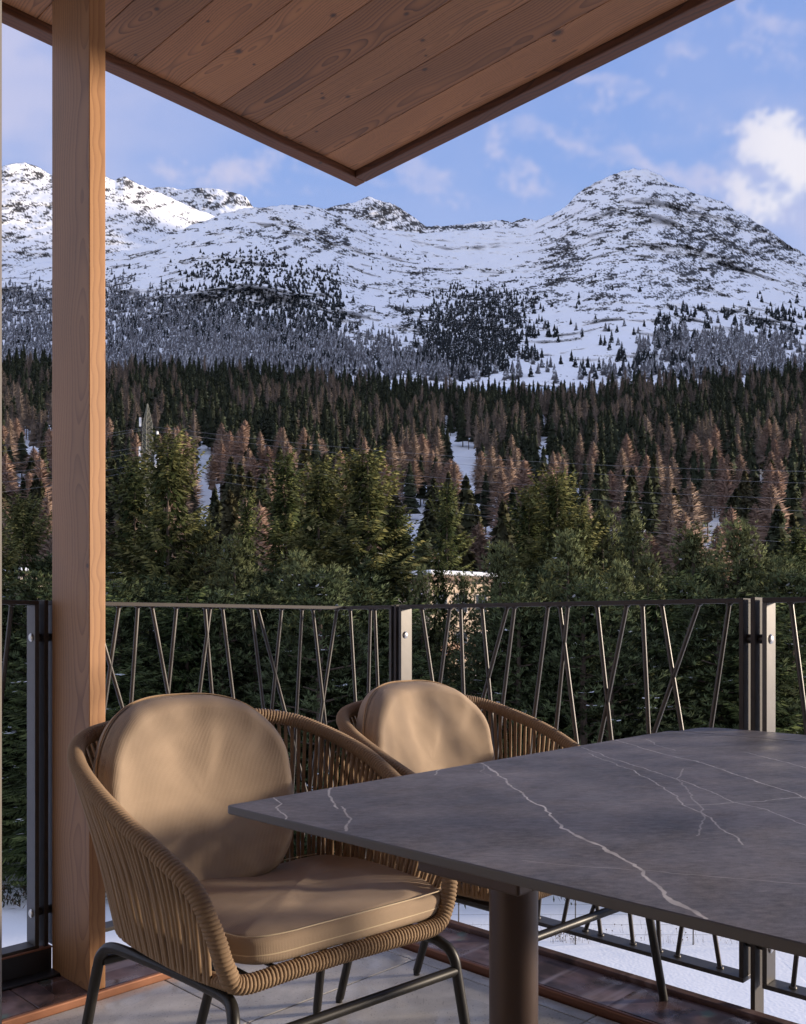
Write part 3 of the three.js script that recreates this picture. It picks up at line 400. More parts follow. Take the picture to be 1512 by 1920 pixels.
mountain('mountain', { seed: 23.7, p0: 500, p1: 1140, cols: 330, rows: 100, sky: poly([[500, 440], [560, 412], [580, 401], [610, 391], [640, 384], [665, 379], [690, 368], [705, 374], [730, 379], [745, 386], [770, 402], [800, 424], [840, 423], [870, 420], [900, 416], [930, 413], [960, 416], [985, 409], [1005, 412], [1030, 403], [1060, 410], [1140, 440]]), foot: () => 530, dist: (p, v) => lerp(3300, 4300, v), relief: 170, rock: rockMask([[700, 395, 60, 22, 0.3], [860, 428, 90, 8, 0.3], [1000, 412, 30, 7, 0.3]], 0.32), jag: 6 });
{ // unseen massif added on the right, shaped to shade the middle slopes
  const pos = [], idx = [], n = 60, m = 40; for (let j = 0; j <= m; j++) for (let i = 0; i <= n; i++) { const d = lerp(700, 6000, i / n), k = j / m, s = lerp(2300, 5800, k), ridge = 950 * sstep(840, 1120, d) + 1480 * sstep(1250, 2300, d) + 480 * sstep(4600, 5050, d), h = -14 + ridge * Math.sin(Math.PI * Math.pow(k, 0.8)) * (1 - sstep(5500, 5950, d)) * (1 + 0.1 * fbm(s / 700, d / 700, 3, 4)); const q = V(s, d, h); pos.push(q.x, q.y, q.z); }
  for (let j = 0; j < m; j++) for (let i = 0; i < n; i++) { const a = j * (n + 1) + i, b = a + n + 1; idx.push(a, a + 1, b, b, a + 1, b + 1); }
  const g = new THREE.BufferGeometry(); g.setAttribute('position', new THREE.Float32BufferAttribute(pos, 3)); g.setIndex(idx); g.computeVertexNormals(); struct('mountain', g, std([0.6, 0.6, 0.63], 0.9));
}

// ---------------------------------------------------------------- trees
const needle = new THREE.MeshPhysicalMaterial({ vertexColors: true, roughness: 0.95, transmission: 0.14, thickness: 0, specularIntensity: 0.15, side: THREE.DoubleSide });
const bark = std([0.085, 0.062, 0.048], 0.95), larchBark = std([0.13, 0.095, 0.075], 0.95), snowLump = std([0.82, 0.83, 0.86], 0.8);
class Foliage {
  constructor() { this.p = []; this.n = []; this.c = []; }
  blade(b, dir, len, wid, nrm, col, roll) { // a thin diamond from b along dir
    const t = b.clone().addScaledVector(dir, len), side = new THREE.Vector3().crossVectors(dir, roll).normalize().multiplyScalar(wid / 2), m = b.clone().addScaledVector(dir, len * 0.4), l = m.clone().add(side), r = m.clone().sub(side);
    const fl = new THREE.Vector3().crossVectors(dir, side).dot(nrm) > 0; // the face is wound towards its normal
    for (const v of fl ? [b, r, t, b, t, l] : [b, l, t, b, t, r]) { this.p.push(v.x, v.y, v.z); this.n.push(nrm.x, nrm.y, nrm.z); } for (let i = 0; i < 6; i++) { const k = i === 2 || i === 4 ? 1.25 : i % 3 === 0 ? 0.75 : 1; this.c.push(col[0] * k, col[1] * k, col[2] * k); }
  }
  tri(a, b, c, nrm, col) { if (new THREE.Vector3().crossVectors(b.clone().sub(a), c.clone().sub(a)).dot(nrm) < 0) [a, b] = [b, a]; for (const v of [a, b, c]) { this.p.push(v.x, v.y, v.z); this.n.push(nrm.x, nrm.y, nrm.z); this.c.push(...col); } }
  geo() { const g = new THREE.BufferGeometry(); g.setAttribute('position', new THREE.Float32BufferAttribute(this.p, 3)); g.setAttribute('normal', new THREE.Float32BufferAttribute(this.n, 3)); g.setAttribute('color', new THREE.Float32BufferAttribute(this.c, 3)); return g; }
}
const UP = new THREE.Vector3(0, 1, 0);
function nearSpruce(seed, H, R, { bare = 0.06, tiers = 58, tint = [0.088, 0.112, 0.04] } = {}) {
  const r = rng(seed), rv = () => new THREE.Vector3(r() - 0.5, r() - 0.5, r() - 0.5), f = new Foliage(), sn = new Foliage(), lean = [(r() - 0.5) * 0.3, (r() - 0.5) * 0.3];
  for (let k = 0; k < tiers; k++) {
    const y = H * lerp(bare, 0.985, Math.pow(k / (tiers - 1), 0.9)), top = 1 - y / H, gap = noise.noise(k * 0.37, seed, 1);
    const nb = 5 + Math.floor(r() * 3) + (top > 0.35 ? 1 : 0);
    for (let b = 0; b < nb; b++) {
      const a = r() * 6.283, L = R * (0.05 + Math.pow(top, 0.66)) * (0.62 + 0.55 * r()) * (1 + 0.25 * gap), out = new THREE.Vector3(Math.cos(a), 0, Math.sin(a)), lat = new THREE.Vector3(-out.z, 0, out.x), up0 = top < 0.2 ? 0.7 : 0.05 - 0.35 * top, sag = 0.12 + 0.2 * r();
      const at = t => new THREE.Vector3(lean[0] * y / H, y, lean[1] * y / H).addScaledVector(out, L * t).addScaledVector(UP, L * (up0 * t - sag * t + (sag + 0.22) * t * t));
      const st = Math.max(0.11, 0.024 * H / 4 * 0 + 0.15), n = Math.max(3, Math.round(L / st));
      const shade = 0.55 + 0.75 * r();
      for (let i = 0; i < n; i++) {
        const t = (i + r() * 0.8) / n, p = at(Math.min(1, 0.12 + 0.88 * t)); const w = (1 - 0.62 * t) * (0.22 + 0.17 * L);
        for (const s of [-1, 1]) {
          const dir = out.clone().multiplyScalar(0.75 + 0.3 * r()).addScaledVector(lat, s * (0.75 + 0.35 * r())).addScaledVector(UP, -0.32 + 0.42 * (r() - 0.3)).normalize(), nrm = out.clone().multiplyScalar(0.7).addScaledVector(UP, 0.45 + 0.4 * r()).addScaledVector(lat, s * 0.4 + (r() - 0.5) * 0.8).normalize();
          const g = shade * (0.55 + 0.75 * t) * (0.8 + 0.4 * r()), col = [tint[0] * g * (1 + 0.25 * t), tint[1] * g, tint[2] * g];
          f.blade(p, dir, w * (0.85 + 0.6 * r()), 0.055 + 0.04 * r(), nrm, col, rv());
          if (r() < 0.55) f.blade(p, dir.clone().addScaledVector(UP, -0.9).normalize(), w * 0.75, 0.06, nrm, [col[0] * 0.75, col[1] * 0.75, col[2] * 0.75], rv());
        }
        if (t > 0.6 || r() < 0.3) f.blade(p, out.clone().addScaledVector(UP, 0.15 + 0.3 * r()).normalize(), 0.2 + 0.12 * r(), 0.06, UP, [tint[0] * 1.2, tint[1] * 1.15, tint[2]], lat);
      }
      if (top > 0.25 && r() < 0.1) { const p = at(0.62 + 0.3 * r()); for (let q = 0; q < 5; q++) { const c = p.clone().add(new THREE.Vector3((r() - 0.5) * 0.5, 0.03 + r() * 0.05, (r() - 0.5) * 0.5)); sn.blade(c, out.clone().addScaledVector(lat, (r() - 0.5) * 1.6).addScaledVector(UP, -0.12).normalize(), 0.2 + 0.2 * r(), 0.12 + 0.06 * r(), UP, [1, 1, 1], UP); } }
    }
  }
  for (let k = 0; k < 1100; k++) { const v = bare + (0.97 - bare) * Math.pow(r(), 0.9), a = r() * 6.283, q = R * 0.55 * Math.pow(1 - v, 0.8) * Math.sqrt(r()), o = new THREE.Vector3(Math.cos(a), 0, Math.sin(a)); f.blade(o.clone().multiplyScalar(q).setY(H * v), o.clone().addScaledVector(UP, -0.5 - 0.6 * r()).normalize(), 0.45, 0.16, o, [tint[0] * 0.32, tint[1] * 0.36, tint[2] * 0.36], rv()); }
  f.blade(new THREE.Vector3(lean[0], H * 0.96, lean[1]), UP, H * 0.04 + 0.2, 0.09, UP, tint, new THREE.Vector3(1, 0, 0));
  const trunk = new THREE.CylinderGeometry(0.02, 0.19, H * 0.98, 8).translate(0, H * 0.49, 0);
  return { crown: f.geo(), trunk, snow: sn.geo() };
}
function nearPine(seed, H, R, tint = [0.098, 0.112, 0.052]) {
  const r = rng(seed), f = new Foliage(), sn = new Foliage(), low = 0.12;
  const clumps = 150;
  for (let k = 0; k < clumps; k++) {
    const v = low + (1 - low) * Math.pow((k + r()) / clumps, 0.85), prof = Math.pow(Math.sin(Math.PI * clamp(0.16 + 0.84 * v, 0, 0.985)), 0.75) * (v > 0.8 ? 1 : 0.92 + 0.16 * r()), a = k * 2.399 + r() * 0.7, rad = R * prof * (0.55 + 0.45 * Math.sqrt(r()));
    const out = new THREE.Vector3(Math.cos(a), 0, Math.sin(a)), c = out.clone().multiplyScalar(rad).setY(H * v), g0 = 0.6 + 0.65 * r(), cs = 0.3 + 0.32 * r();
    for (let q = 0; q < 13; q++) {
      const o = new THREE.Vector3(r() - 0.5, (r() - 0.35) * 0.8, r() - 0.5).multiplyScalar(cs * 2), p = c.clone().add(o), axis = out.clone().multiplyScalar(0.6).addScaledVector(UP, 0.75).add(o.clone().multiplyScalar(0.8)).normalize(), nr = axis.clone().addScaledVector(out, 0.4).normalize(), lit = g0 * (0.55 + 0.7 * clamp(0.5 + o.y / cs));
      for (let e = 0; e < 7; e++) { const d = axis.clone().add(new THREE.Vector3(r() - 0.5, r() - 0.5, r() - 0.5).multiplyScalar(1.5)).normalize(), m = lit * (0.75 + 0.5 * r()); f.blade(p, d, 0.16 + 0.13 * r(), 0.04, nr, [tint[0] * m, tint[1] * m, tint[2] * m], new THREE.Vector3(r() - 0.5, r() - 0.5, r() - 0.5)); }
    }
    if (r() < 0.12) for (let q = 0; q < 4; q++) sn.blade(c.clone().add(new THREE.Vector3((r() - 0.5) * 0.5, cs * 0.6, (r() - 0.5) * 0.5)), new THREE.Vector3(r() - 0.5, 0.05, r() - 0.5).normalize(), 0.22, 0.12, UP, [1, 1, 1], UP);
  }
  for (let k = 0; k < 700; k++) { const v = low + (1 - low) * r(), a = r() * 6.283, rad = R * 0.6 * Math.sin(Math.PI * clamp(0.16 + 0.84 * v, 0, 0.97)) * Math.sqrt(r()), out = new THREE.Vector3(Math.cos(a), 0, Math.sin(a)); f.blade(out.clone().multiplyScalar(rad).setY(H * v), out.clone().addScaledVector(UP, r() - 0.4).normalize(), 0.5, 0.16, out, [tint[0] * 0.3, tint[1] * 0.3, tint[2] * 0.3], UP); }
  const limbs = [new THREE.CylinderGeometry(0.05, 0.24, H * 0.93, 8).translate(0, H * 0.465, 0)];
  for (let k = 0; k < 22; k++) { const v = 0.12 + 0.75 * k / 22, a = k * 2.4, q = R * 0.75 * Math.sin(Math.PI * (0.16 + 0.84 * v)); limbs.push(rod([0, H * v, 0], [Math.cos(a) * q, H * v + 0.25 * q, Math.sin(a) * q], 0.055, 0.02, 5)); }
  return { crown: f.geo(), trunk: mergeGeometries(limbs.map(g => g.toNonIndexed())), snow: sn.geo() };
}
function coneTiers(f, r, H, R, bare, tiers, seg, colAt) { // a ragged stack of skirts
  for (let k = 0; k < tiers; k++) { const v0 = k / tiers, y0 = H * lerp(bare, 1, v0) - 0.04 * H, y1 = H * lerp(bare, 1, Math.min(1, v0 + 1.75 / tiers)), rad = R * Math.pow(1 - v0, 0.85) + 0.05, a0 = r() * 6.28, top = new THREE.Vector3(0, y1, 0); let last = null, first = null;
    for (let j = 0; j <= seg; j++) { const a = a0 + j / seg * 6.283, q = j === seg ? first : new THREE.Vector3(Math.cos(a) * rad * (0.62 + 0.6 * r()), y0 - 0.05 * H * r(), Math.sin(a) * rad * (0.62 + 0.6 * r())); if (!first) first = q; if (last) { const nr = q.clone().add(last).setY(0).normalize().addScaledVector(UP, 0.45).normalize(); f.tri(last, q, top, nr, colAt(v0, r())); } last = q; } }
}
function farConifer(seed, { H = 20, R = 2.6, bare = 0.25, n = 260, tint = [0.03, 0.04, 0.022], vary = 0.5, larch = false, snowy = 0 } = {}) {
  const r = rng(seed), f = new Foliage();
  coneTiers(f, r, H, R * (larch ? 0.42 : 0.85), bare, larch ? 7 : 9, 7, (v, q) => { const m = (larch ? 0.62 : 0.5) * (0.7 + 0.7 * q); return q < snowy ? [0.5, 0.52, 0.56] : [tint[0] * m, tint[1] * m, tint[2] * m]; });
  for (let k = 0; k < n; k++) {
    const v = Math.pow(k / n, larch ? 0.85 : 0.72), y = H * lerp(bare, 0.97, v), top = 1 - v, rad = R * (0.06 + Math.pow(top, larch ? 0.7 : 0.85) * (larch ? Math.min(1, 0.55 + top * 0.0 + v * 1.6) : 1)) * (0.6 + 0.55 * r()), a = k * 2.399 + r(), out = new THREE.Vector3(Math.cos(a), 0, Math.sin(a)), lat = new THREE.Vector3(-out.z, 0, out.x), m = 1 - vary / 2 + vary * r();
    const col = r() < snowy ? [0.5, 0.52, 0.56] : [tint[0] * m, tint[1] * m, tint[2] * m];
    const nr = out.clone().addScaledVector(UP, 0.5).normalize(), st = new THREE.Vector3(0, y, 0).addScaledVector(out, rad * (larch ? 0.08 : 0.15));
    f.blade(st, out.clone().addScaledVector(UP, larch ? 0.35 - 0.5 * top + 0.3 * r() : -0.28 - 0.3 * top + 0.7 * (v > 0.85)).normalize(), rad, larch ? 0.11 + 0.09 * r() : 0.5 + 0.4 * r(), nr, col, new THREE.Vector3(r() - 0.5, r() - 0.5, r() - 0.5).addScaledVector(lat, 0.35));
    if (larch) f.blade(st.clone().addScaledVector(out, rad * 0.5 * r()), out.clone().addScaledVector(lat, r() < 0.5 ? 1 : -1).addScaledVector(UP, 0.5 * (r() - 0.3)).normalize(), rad * 0.55, 0.13, nr, col, out);
  }
  f.blade(new THREE.Vector3(0, H * 0.9, 0), UP, H * 0.1, larch ? 0.15 : 0.4, UP, tint, new THREE.Vector3(1, 0, 0));
  return { crown: f.geo(), trunk: new THREE.CylinderGeometry(0.03, 0.2, H * 0.95, 5).translate(0, H * 0.475, 0) };
}
function plant(name, label, group, v, pos, scale, turn, barkMat) {
  const t = thing(name, label, name.includes('larch') ? 'larch' : name.includes('pine') ? 'pine tree' : 'spruce', pos, group);
  part('crown', v.crown, needle, t); part('trunk', v.trunk, barkMat || bark, t);
  if (v.snow && v.snow.attributes.position.count) { const s = part('snow', v.snow, snowLump, t.children[0]); s.userData.kind = 'stuff'; }
  t.scale.set(scale[0], scale[1], scale[0]); t.rotation.y = turn; return t;
}
{ // the big conifers just beyond the railing, each where it stands
  const spr = [[101, 15, 4.7], [102, 15, 4.1], [103, 15, 5.1], [104, 15, 3.2]].map(([s, h, r]) => nearSpruce(s, h, r)), pin = [[201, 12, 2.5], [202, 12, 2.2], [203, 12, 2.8]].map(([s, h, r]) => nearPine(s, h, r));
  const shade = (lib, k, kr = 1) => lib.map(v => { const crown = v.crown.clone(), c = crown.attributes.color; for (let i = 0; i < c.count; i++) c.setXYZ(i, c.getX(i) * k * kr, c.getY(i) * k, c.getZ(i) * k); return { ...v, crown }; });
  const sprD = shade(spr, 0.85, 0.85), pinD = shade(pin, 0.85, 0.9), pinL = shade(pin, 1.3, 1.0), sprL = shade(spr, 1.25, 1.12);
  const r = rng(77);
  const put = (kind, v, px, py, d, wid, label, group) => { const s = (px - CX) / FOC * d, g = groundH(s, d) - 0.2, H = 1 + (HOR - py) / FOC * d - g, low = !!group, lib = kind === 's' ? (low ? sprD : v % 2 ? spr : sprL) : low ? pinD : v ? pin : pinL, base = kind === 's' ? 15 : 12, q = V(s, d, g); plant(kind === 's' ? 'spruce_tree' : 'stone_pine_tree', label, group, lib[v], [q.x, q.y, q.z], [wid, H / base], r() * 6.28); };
  put('s', 0, 315, 815, 44, 1.0, 'tall sunlit spruce just right of the lattice mast');
  put('s', 1, 253, 862, 46, 0.95, 'spruce with golden top directly before the lattice mast');
  put('s', 3, 465, 922, 54, 0.75, 'slim yellow-green spruce standing alone between two groups of larger spruces');
  put('s', 1, 537, 852, 48, 1.0, 'dark spruce with snow on its boughs, left of the twin-topped spruces');
  put('s', 2, 598, 868, 43, 0.95, 'broad spruce with drooping boughs, left of two with raised tops');
  put('s', 0, 690, 850, 41, 1.05, 'broad spruce with raised arms, tallest above the inside corner of the railing');
  put('s', 3, 742, 948, 42, 0.95, 'lower spruce at the right side of the broad raised-arm spruce');
  put('s', 1, 838, 908, 80, 1.15, 'solitary dark spruce behind the pale house');
  put('s', 3, 823, 1033, 40, 0.5, 'small slim spruce right in front of the pale house');
  put('p', 0, 792, 1075, 39, 0.5, 'small pine hiding the left corner of the pale house');
  put('p', 1, 868, 1088, 37, 0.55, 'small pine hiding the lower right part of the pale house');
  put('s', 2, 1045, 888, 45, 1.0, 'spruce with snowy boughs, tallest right of the pale house');
  put('s', 1, 992, 915, 47, 0.85, 'narrow spruce touching the left side of the tallest spruce right of the house');
  put('s', 0, 1092, 952, 43, 0.75, 'shorter spruce touching the right side of the tallest spruce right of the house');
  put('s', 3, 1500, 990, 47, 0.9, 'spruce cut by the right edge of the picture above the railing');
  put('s', 0, 45, 935, 46, 0.85, 'brownish-green spruce left of the timber post');
  put('s', 2, -22, 985, 40, 0.8, 'spruce cut by the left edge of the picture');
  put('p', 0, 938, 1035, 36, 0.75, 'round grey-green pine just right of the pale house');
  put('p', 1, 1130, 970, 44, 0.85, 'pointed dark pine right of the tall spruces, left of a paler pine');
  put('p', 1, 1187, 985, 42, 0.75, 'pine with a stepped outline between the pointed pine and the wide pine');
  put('p', 2, 1300, 1003, 46, 1.1, 'wide dome-shaped pine, broadest behind the right half of the railing');
  put('p', 0, 1385, 992, 42, 1.0, 'sunlit olive pine right of the wide dome-shaped pine');
  put('p', 1, 1215, 1055, 36, 0.6, 'small pale grey-green pine in front of the stepped pine');
  put('p', 0, 1160, 1068, 34, 0.65, 'low rounded pine in front of the pointed dark pine');
  put('p', 2, 1452, 1058, 39, 0.85, 'low spreading pine at the right, beside the sunlit olive pine');
  put('p', 1, 440, 1022, 38, 0.8, 'soft grey-green pine under the slim lone spruce');
  put('p', 0, 560, 1052, 33, 0.7, 'pale fluffy pine low before the dark snowy spruce');
  put('p', 2, 385, 990, 45, 0.8, 'dark pine right of the tall sunlit spruce');
  put('p', 1, 628, 1075, 33, 0.7, 'low pine before the broad drooping spruce');
  put('p', 0, 1065, 1015, 36, 0.8, 'olive pine standing before the tall spruces right of the house');
  const low = [-60, 10, 70, 150, 215, 275, 345, 415, 480, 545, 610, 680, 722, 950, 985, 1030, 1090, 1150, 1220, 1285, 1350, 1420, 1485, 1560];
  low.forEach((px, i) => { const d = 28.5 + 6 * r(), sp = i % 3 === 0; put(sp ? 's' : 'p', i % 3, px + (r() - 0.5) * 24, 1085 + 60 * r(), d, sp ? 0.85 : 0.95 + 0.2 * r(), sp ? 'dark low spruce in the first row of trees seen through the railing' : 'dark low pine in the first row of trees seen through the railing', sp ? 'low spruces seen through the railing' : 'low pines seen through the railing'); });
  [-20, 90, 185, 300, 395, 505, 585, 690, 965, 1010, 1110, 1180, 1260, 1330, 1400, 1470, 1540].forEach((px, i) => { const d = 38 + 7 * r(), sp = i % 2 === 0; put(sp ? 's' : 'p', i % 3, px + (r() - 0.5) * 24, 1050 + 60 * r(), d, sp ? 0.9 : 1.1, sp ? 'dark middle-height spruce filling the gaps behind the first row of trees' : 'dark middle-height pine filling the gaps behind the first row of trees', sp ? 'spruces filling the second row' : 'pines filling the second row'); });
}
{ // the forest on the slope: the nearest trees one by one, those beyond as a mass
  const sp = [1, 2, 3, 4].map(i => farConifer(300 + i, { H: 20, R: 2.5 + 0.25 * i, bare: 0.2 + 0.04 * i, n: 330, tint: [0.046 + 0.005 * i, 0.06, 0.032] })), la = [1, 2, 3].map(i => farConifer(330 + i, { H: 20, R: 2.9 + 0.25 * i, bare: 0.33 + 0.04 * i, n: 460, tint: [0.25 + 0.015 * i, 0.195, 0.15], larch: true, vary: 0.55 }));
  const spL = farConifer(350, { H: 20, R: 2.9, bare: 0.22, n: 150, tint: [0.048, 0.058, 0.034] }), laL = farConifer(351, { H: 20, R: 3.0, bare: 0.36, n: 170, tint: [0.19, 0.148, 0.118], larch: true });
  const r = rng(2024), all = [];
  for (let d = 108; d < 668; d += 6.8) for (let s = -0.5 * d; s < 0.5 * d; s += 7.0) {
    const dd = d + (r() - 0.5) * 6, ss = s + (r() - 0.5) * 6.2, p = CX + FOC * ss / dd, y = HOR - FOC * (groundH(ss, dd) - 1) / dd;
    if (p < -60 || p > 1570) { continue; }
    let open = 0; for (const [x0, y0, sx, sy, a] of [[872, 890, 24, 50, 0.9], [925, 945, 14, 40, 0.75], [385, 930, 14, 70, 1.1], [1025, 850, 12, 30, 1], [785, 1000, 26, 30, 1], [495, 900, 10, 40, 0.9], [1340, 1010, 26, 40, 0.8], [120, 860, 22, 80, 0.7], [1155, 990, 16, 50, 0.8], [60, 880, 30, 60, 0.4], [1240, 990, 40, 30, 0.5], [700, 980, 40, 50, 0.5], [930, 1000, 50, 50, 0.6], [845, 850, 12, 40, 0.9], [640, 905, 10, 30, 0.8], [1280, 940, 10, 40, 0.8], [1420, 950, 14, 40, 0.8], [1085, 940, 14, 40, 0.8], [30, 960, 14, 40, 0.8]]) for (const k of [0, 0.22, 0.45, 0.68]) open = Math.max(open, a * gauss(p, y - k * 19 * FOC / dd, x0, y0, sx, sy * 0.9));
    if (r() < open * 1.15 || r() < 0.10 || fbm(ss / 26, dd / 44, 7.3, 3) > 0.3) continue;
    const ln = fbm(ss / 60, dd / 60, 4.4, 3) * 1.0 + 0.34 + 0.05 * sstep(250, 400, dd) * (p > 900 ? 1 : 0.2) + 0.25 * gauss(dd, 0, 270, 0, 90, 1) * (p > 700 ? 1 : 0.5);
    all.push({ p: V(ss, dd, groundH(ss, dd) - 0.3), d: dd, larch: r() < ln, h: 13 + 12 * r() * (0.6 + 0.4 * r()) + 3, w: 1.05 + 0.6 * r(), t: r() * 6.28 });
  }
  all.sort((a, b) => a.d - b.d);
  const rest = { s: [], l: [] }; let ns = 0, nl = 0;
  all.forEach((q, i) => {
    if (q.larch ? nl < 285 : ns < 225) {
      q.larch ? nl++ : ns++;
      plant(q.larch ? 'larch_tree' : 'slope_spruce_tree', q.larch ? 'bare pinkish-brown larch in the mixed forest on the snowy slope' : 'narrow dark spruce in the mixed forest on the snowy slope', q.larch ? 'larches on the forest slope' : 'spruces on the forest slope', q.larch ? la[i % 3] : sp[i % 4], [q.p.x, q.p.y, q.p.z], [q.w, q.h / 20], q.t, q.larch ? larchBark : bark);
    } else (q.larch ? rest.l : rest.s).push(q);
  });
  console.log('forest', all.length, rest.s.length, rest.l.length);
  const mass = (name, v, barkMat, list, label) => {
    const g = new THREE.Group(); g.name = name; g.userData.kind = 'stuff'; tag(g, label, 'forest'); scene.add(g);
    for (const [n, geo, m] of [['crown', v.crown, needle], ['trunk', v.trunk, barkMat]]) {
      const im = new THREE.InstancedMesh(geo, m, list.length), M4 = new THREE.Matrix4(), Q = new THREE.Quaternion(), c = new THREE.Color();
      list.forEach((q, i) => { Q.setFromAxisAngle(UP, q.t); M4.compose(q.p, Q, new THREE.Vector3(q.w, q.h / 20, q.w)); im.setMatrixAt(i, M4); const k = q.k || (0.75 + 0.5 * ((i * 0.618) % 1)); im.setColorAt(i, c.setRGB(k, k, k)); });
      im.name = n; im.userData.kind = 'stuff'; im.castShadow = im.receiveShadow = true; g.add(im);
    }
  };
  mass('spruce_forest', spL, bark, rest.s, 'dark spruce forest covering the upper part of the slope');
  mass('larch_forest', laL, larchBark, rest.l, 'brown larch forest mixed into the upper part of the slope');
  // trees on the mountain: dark stands and frosted stands
  const dark = [], frost = [], D = [[505, 540, 62, 46, 1.3], [440, 500, 50, 24, 0.6], [345, 500, 50, 20, 0.3], [550, 590, 40, 40, 0.9], [560, 600, 55, 34, 1.0], [350, 590, 90, 36, 0.7], [620, 560, 15, 36, 0.8], [700, 500, 50, 25, 0.25], [850, 600, 42, 42, 1.2], [920, 615, 60, 42, 0.8], [745, 480, 40, 24, 0.3], [960, 570, 60, 36, 0.5], [1310, 592, 80, 18, 0.5], [1470, 600, 45, 36, 0.55], [100, 560, 130, 22, 0.6], [1100, 600, 60, 40, 0.10], [1270, 640, 40, 18, 0.7], [1230, 690, 120, 14, 0.55], [880, 665, 60, 26, 0.7], [120, 640, 120, 26, 0.5], [640, 690, 160, 14, 0.5]], F = [[80, 610, 140, 50, 1.3], [300, 620, 130, 46, 1.0], [520, 655, 140, 28, 1.2], [700, 675, 110, 16, 0.6], [1290, 650, 85, 28, 0.6], [1450, 655, 80, 28, 0.55], [820, 704, 140, 10, 0.5], [1180, 708, 90, 9, 0.4], [250, 700, 300, 16, 1.1], [1420, 700, 120, 14, 0.6]];
  for (let i = 0; i < 34000; i++) {
    const p = lerp(-60, 1580, r()), y = lerp(430, 722, r()), a = r();
    const ys = sky1(p); if (y < ys + 25) continue;
    let dk = 0.035 * sstep(430, 520, y) + 0.03 * sstep(540, 640, y), fk = 0.02 * sstep(560, 640, y); for (const [x0, y0, sx, sy, k] of D) dk += k * gauss(p, y, x0, y0, sx, sy); for (const [x0, y0, sx, sy, k] of F) fk += k * gauss(p, y, x0, y0, sx, sy);
    const brk = fbm(p / 34, y / 20, 4.1, 4); dk = 0.95 * sstep(0.34, 0.9, dk + 0.9 * brk + 0.25 * fbm(p / 12, y / 9, 3.7, 3)) + 0.025 * (0.6 + brk) * sstep(430, 520, y); fk = 0.8 * sstep(0.35, 0.75, fk + 0.75 * fbm(p / 34, y / 13, 9.1, 4)) + 0.1 * fk; const keep = 0.55;
    if (a < fk * keep) { const q = main(p, (725 - y) / (725 - ys)); frost.push({ p: V(q.s, q.d, q.h - 1), h: 11 + 8 * r(), w: 0.85 + 0.4 * r(), t: r() * 6.28, k: 0.65 + 0.6 * r() }); }
    else if (a < (fk + dk) * keep) { const q = main(p, (725 - y) / (725 - ys)); dark.push({ p: V(q.s, q.d, q.h - 1), h: lerp(12, 5, sstep(640, 450, y)) + 10 * r() * r(), w: 0.8 + 0.4 * r(), t: r() * 6.28, k: 0.7 + 0.6 * r() }); }
  }
  console.log('mountain trees', dark.length, frost.length);
  mass('mountain_forest', farConifer(360, { H: 20, R: 4.6, bare: 0.02, n: 30, tint: [0.045, 0.053, 0.058], snowy: 0.1 }), bark, dark, 'dark conifer stands high on the snowy mountain');
  mass('frosted_forest', farConifer(361, { H: 20, R: 4.4, bare: 0.04, n: 40, tint: [0.30, 0.295, 0.32], vary: 0.9, snowy: 0.25 }), bark, frost, 'grey frosted trees along the foot of the mountain');
}

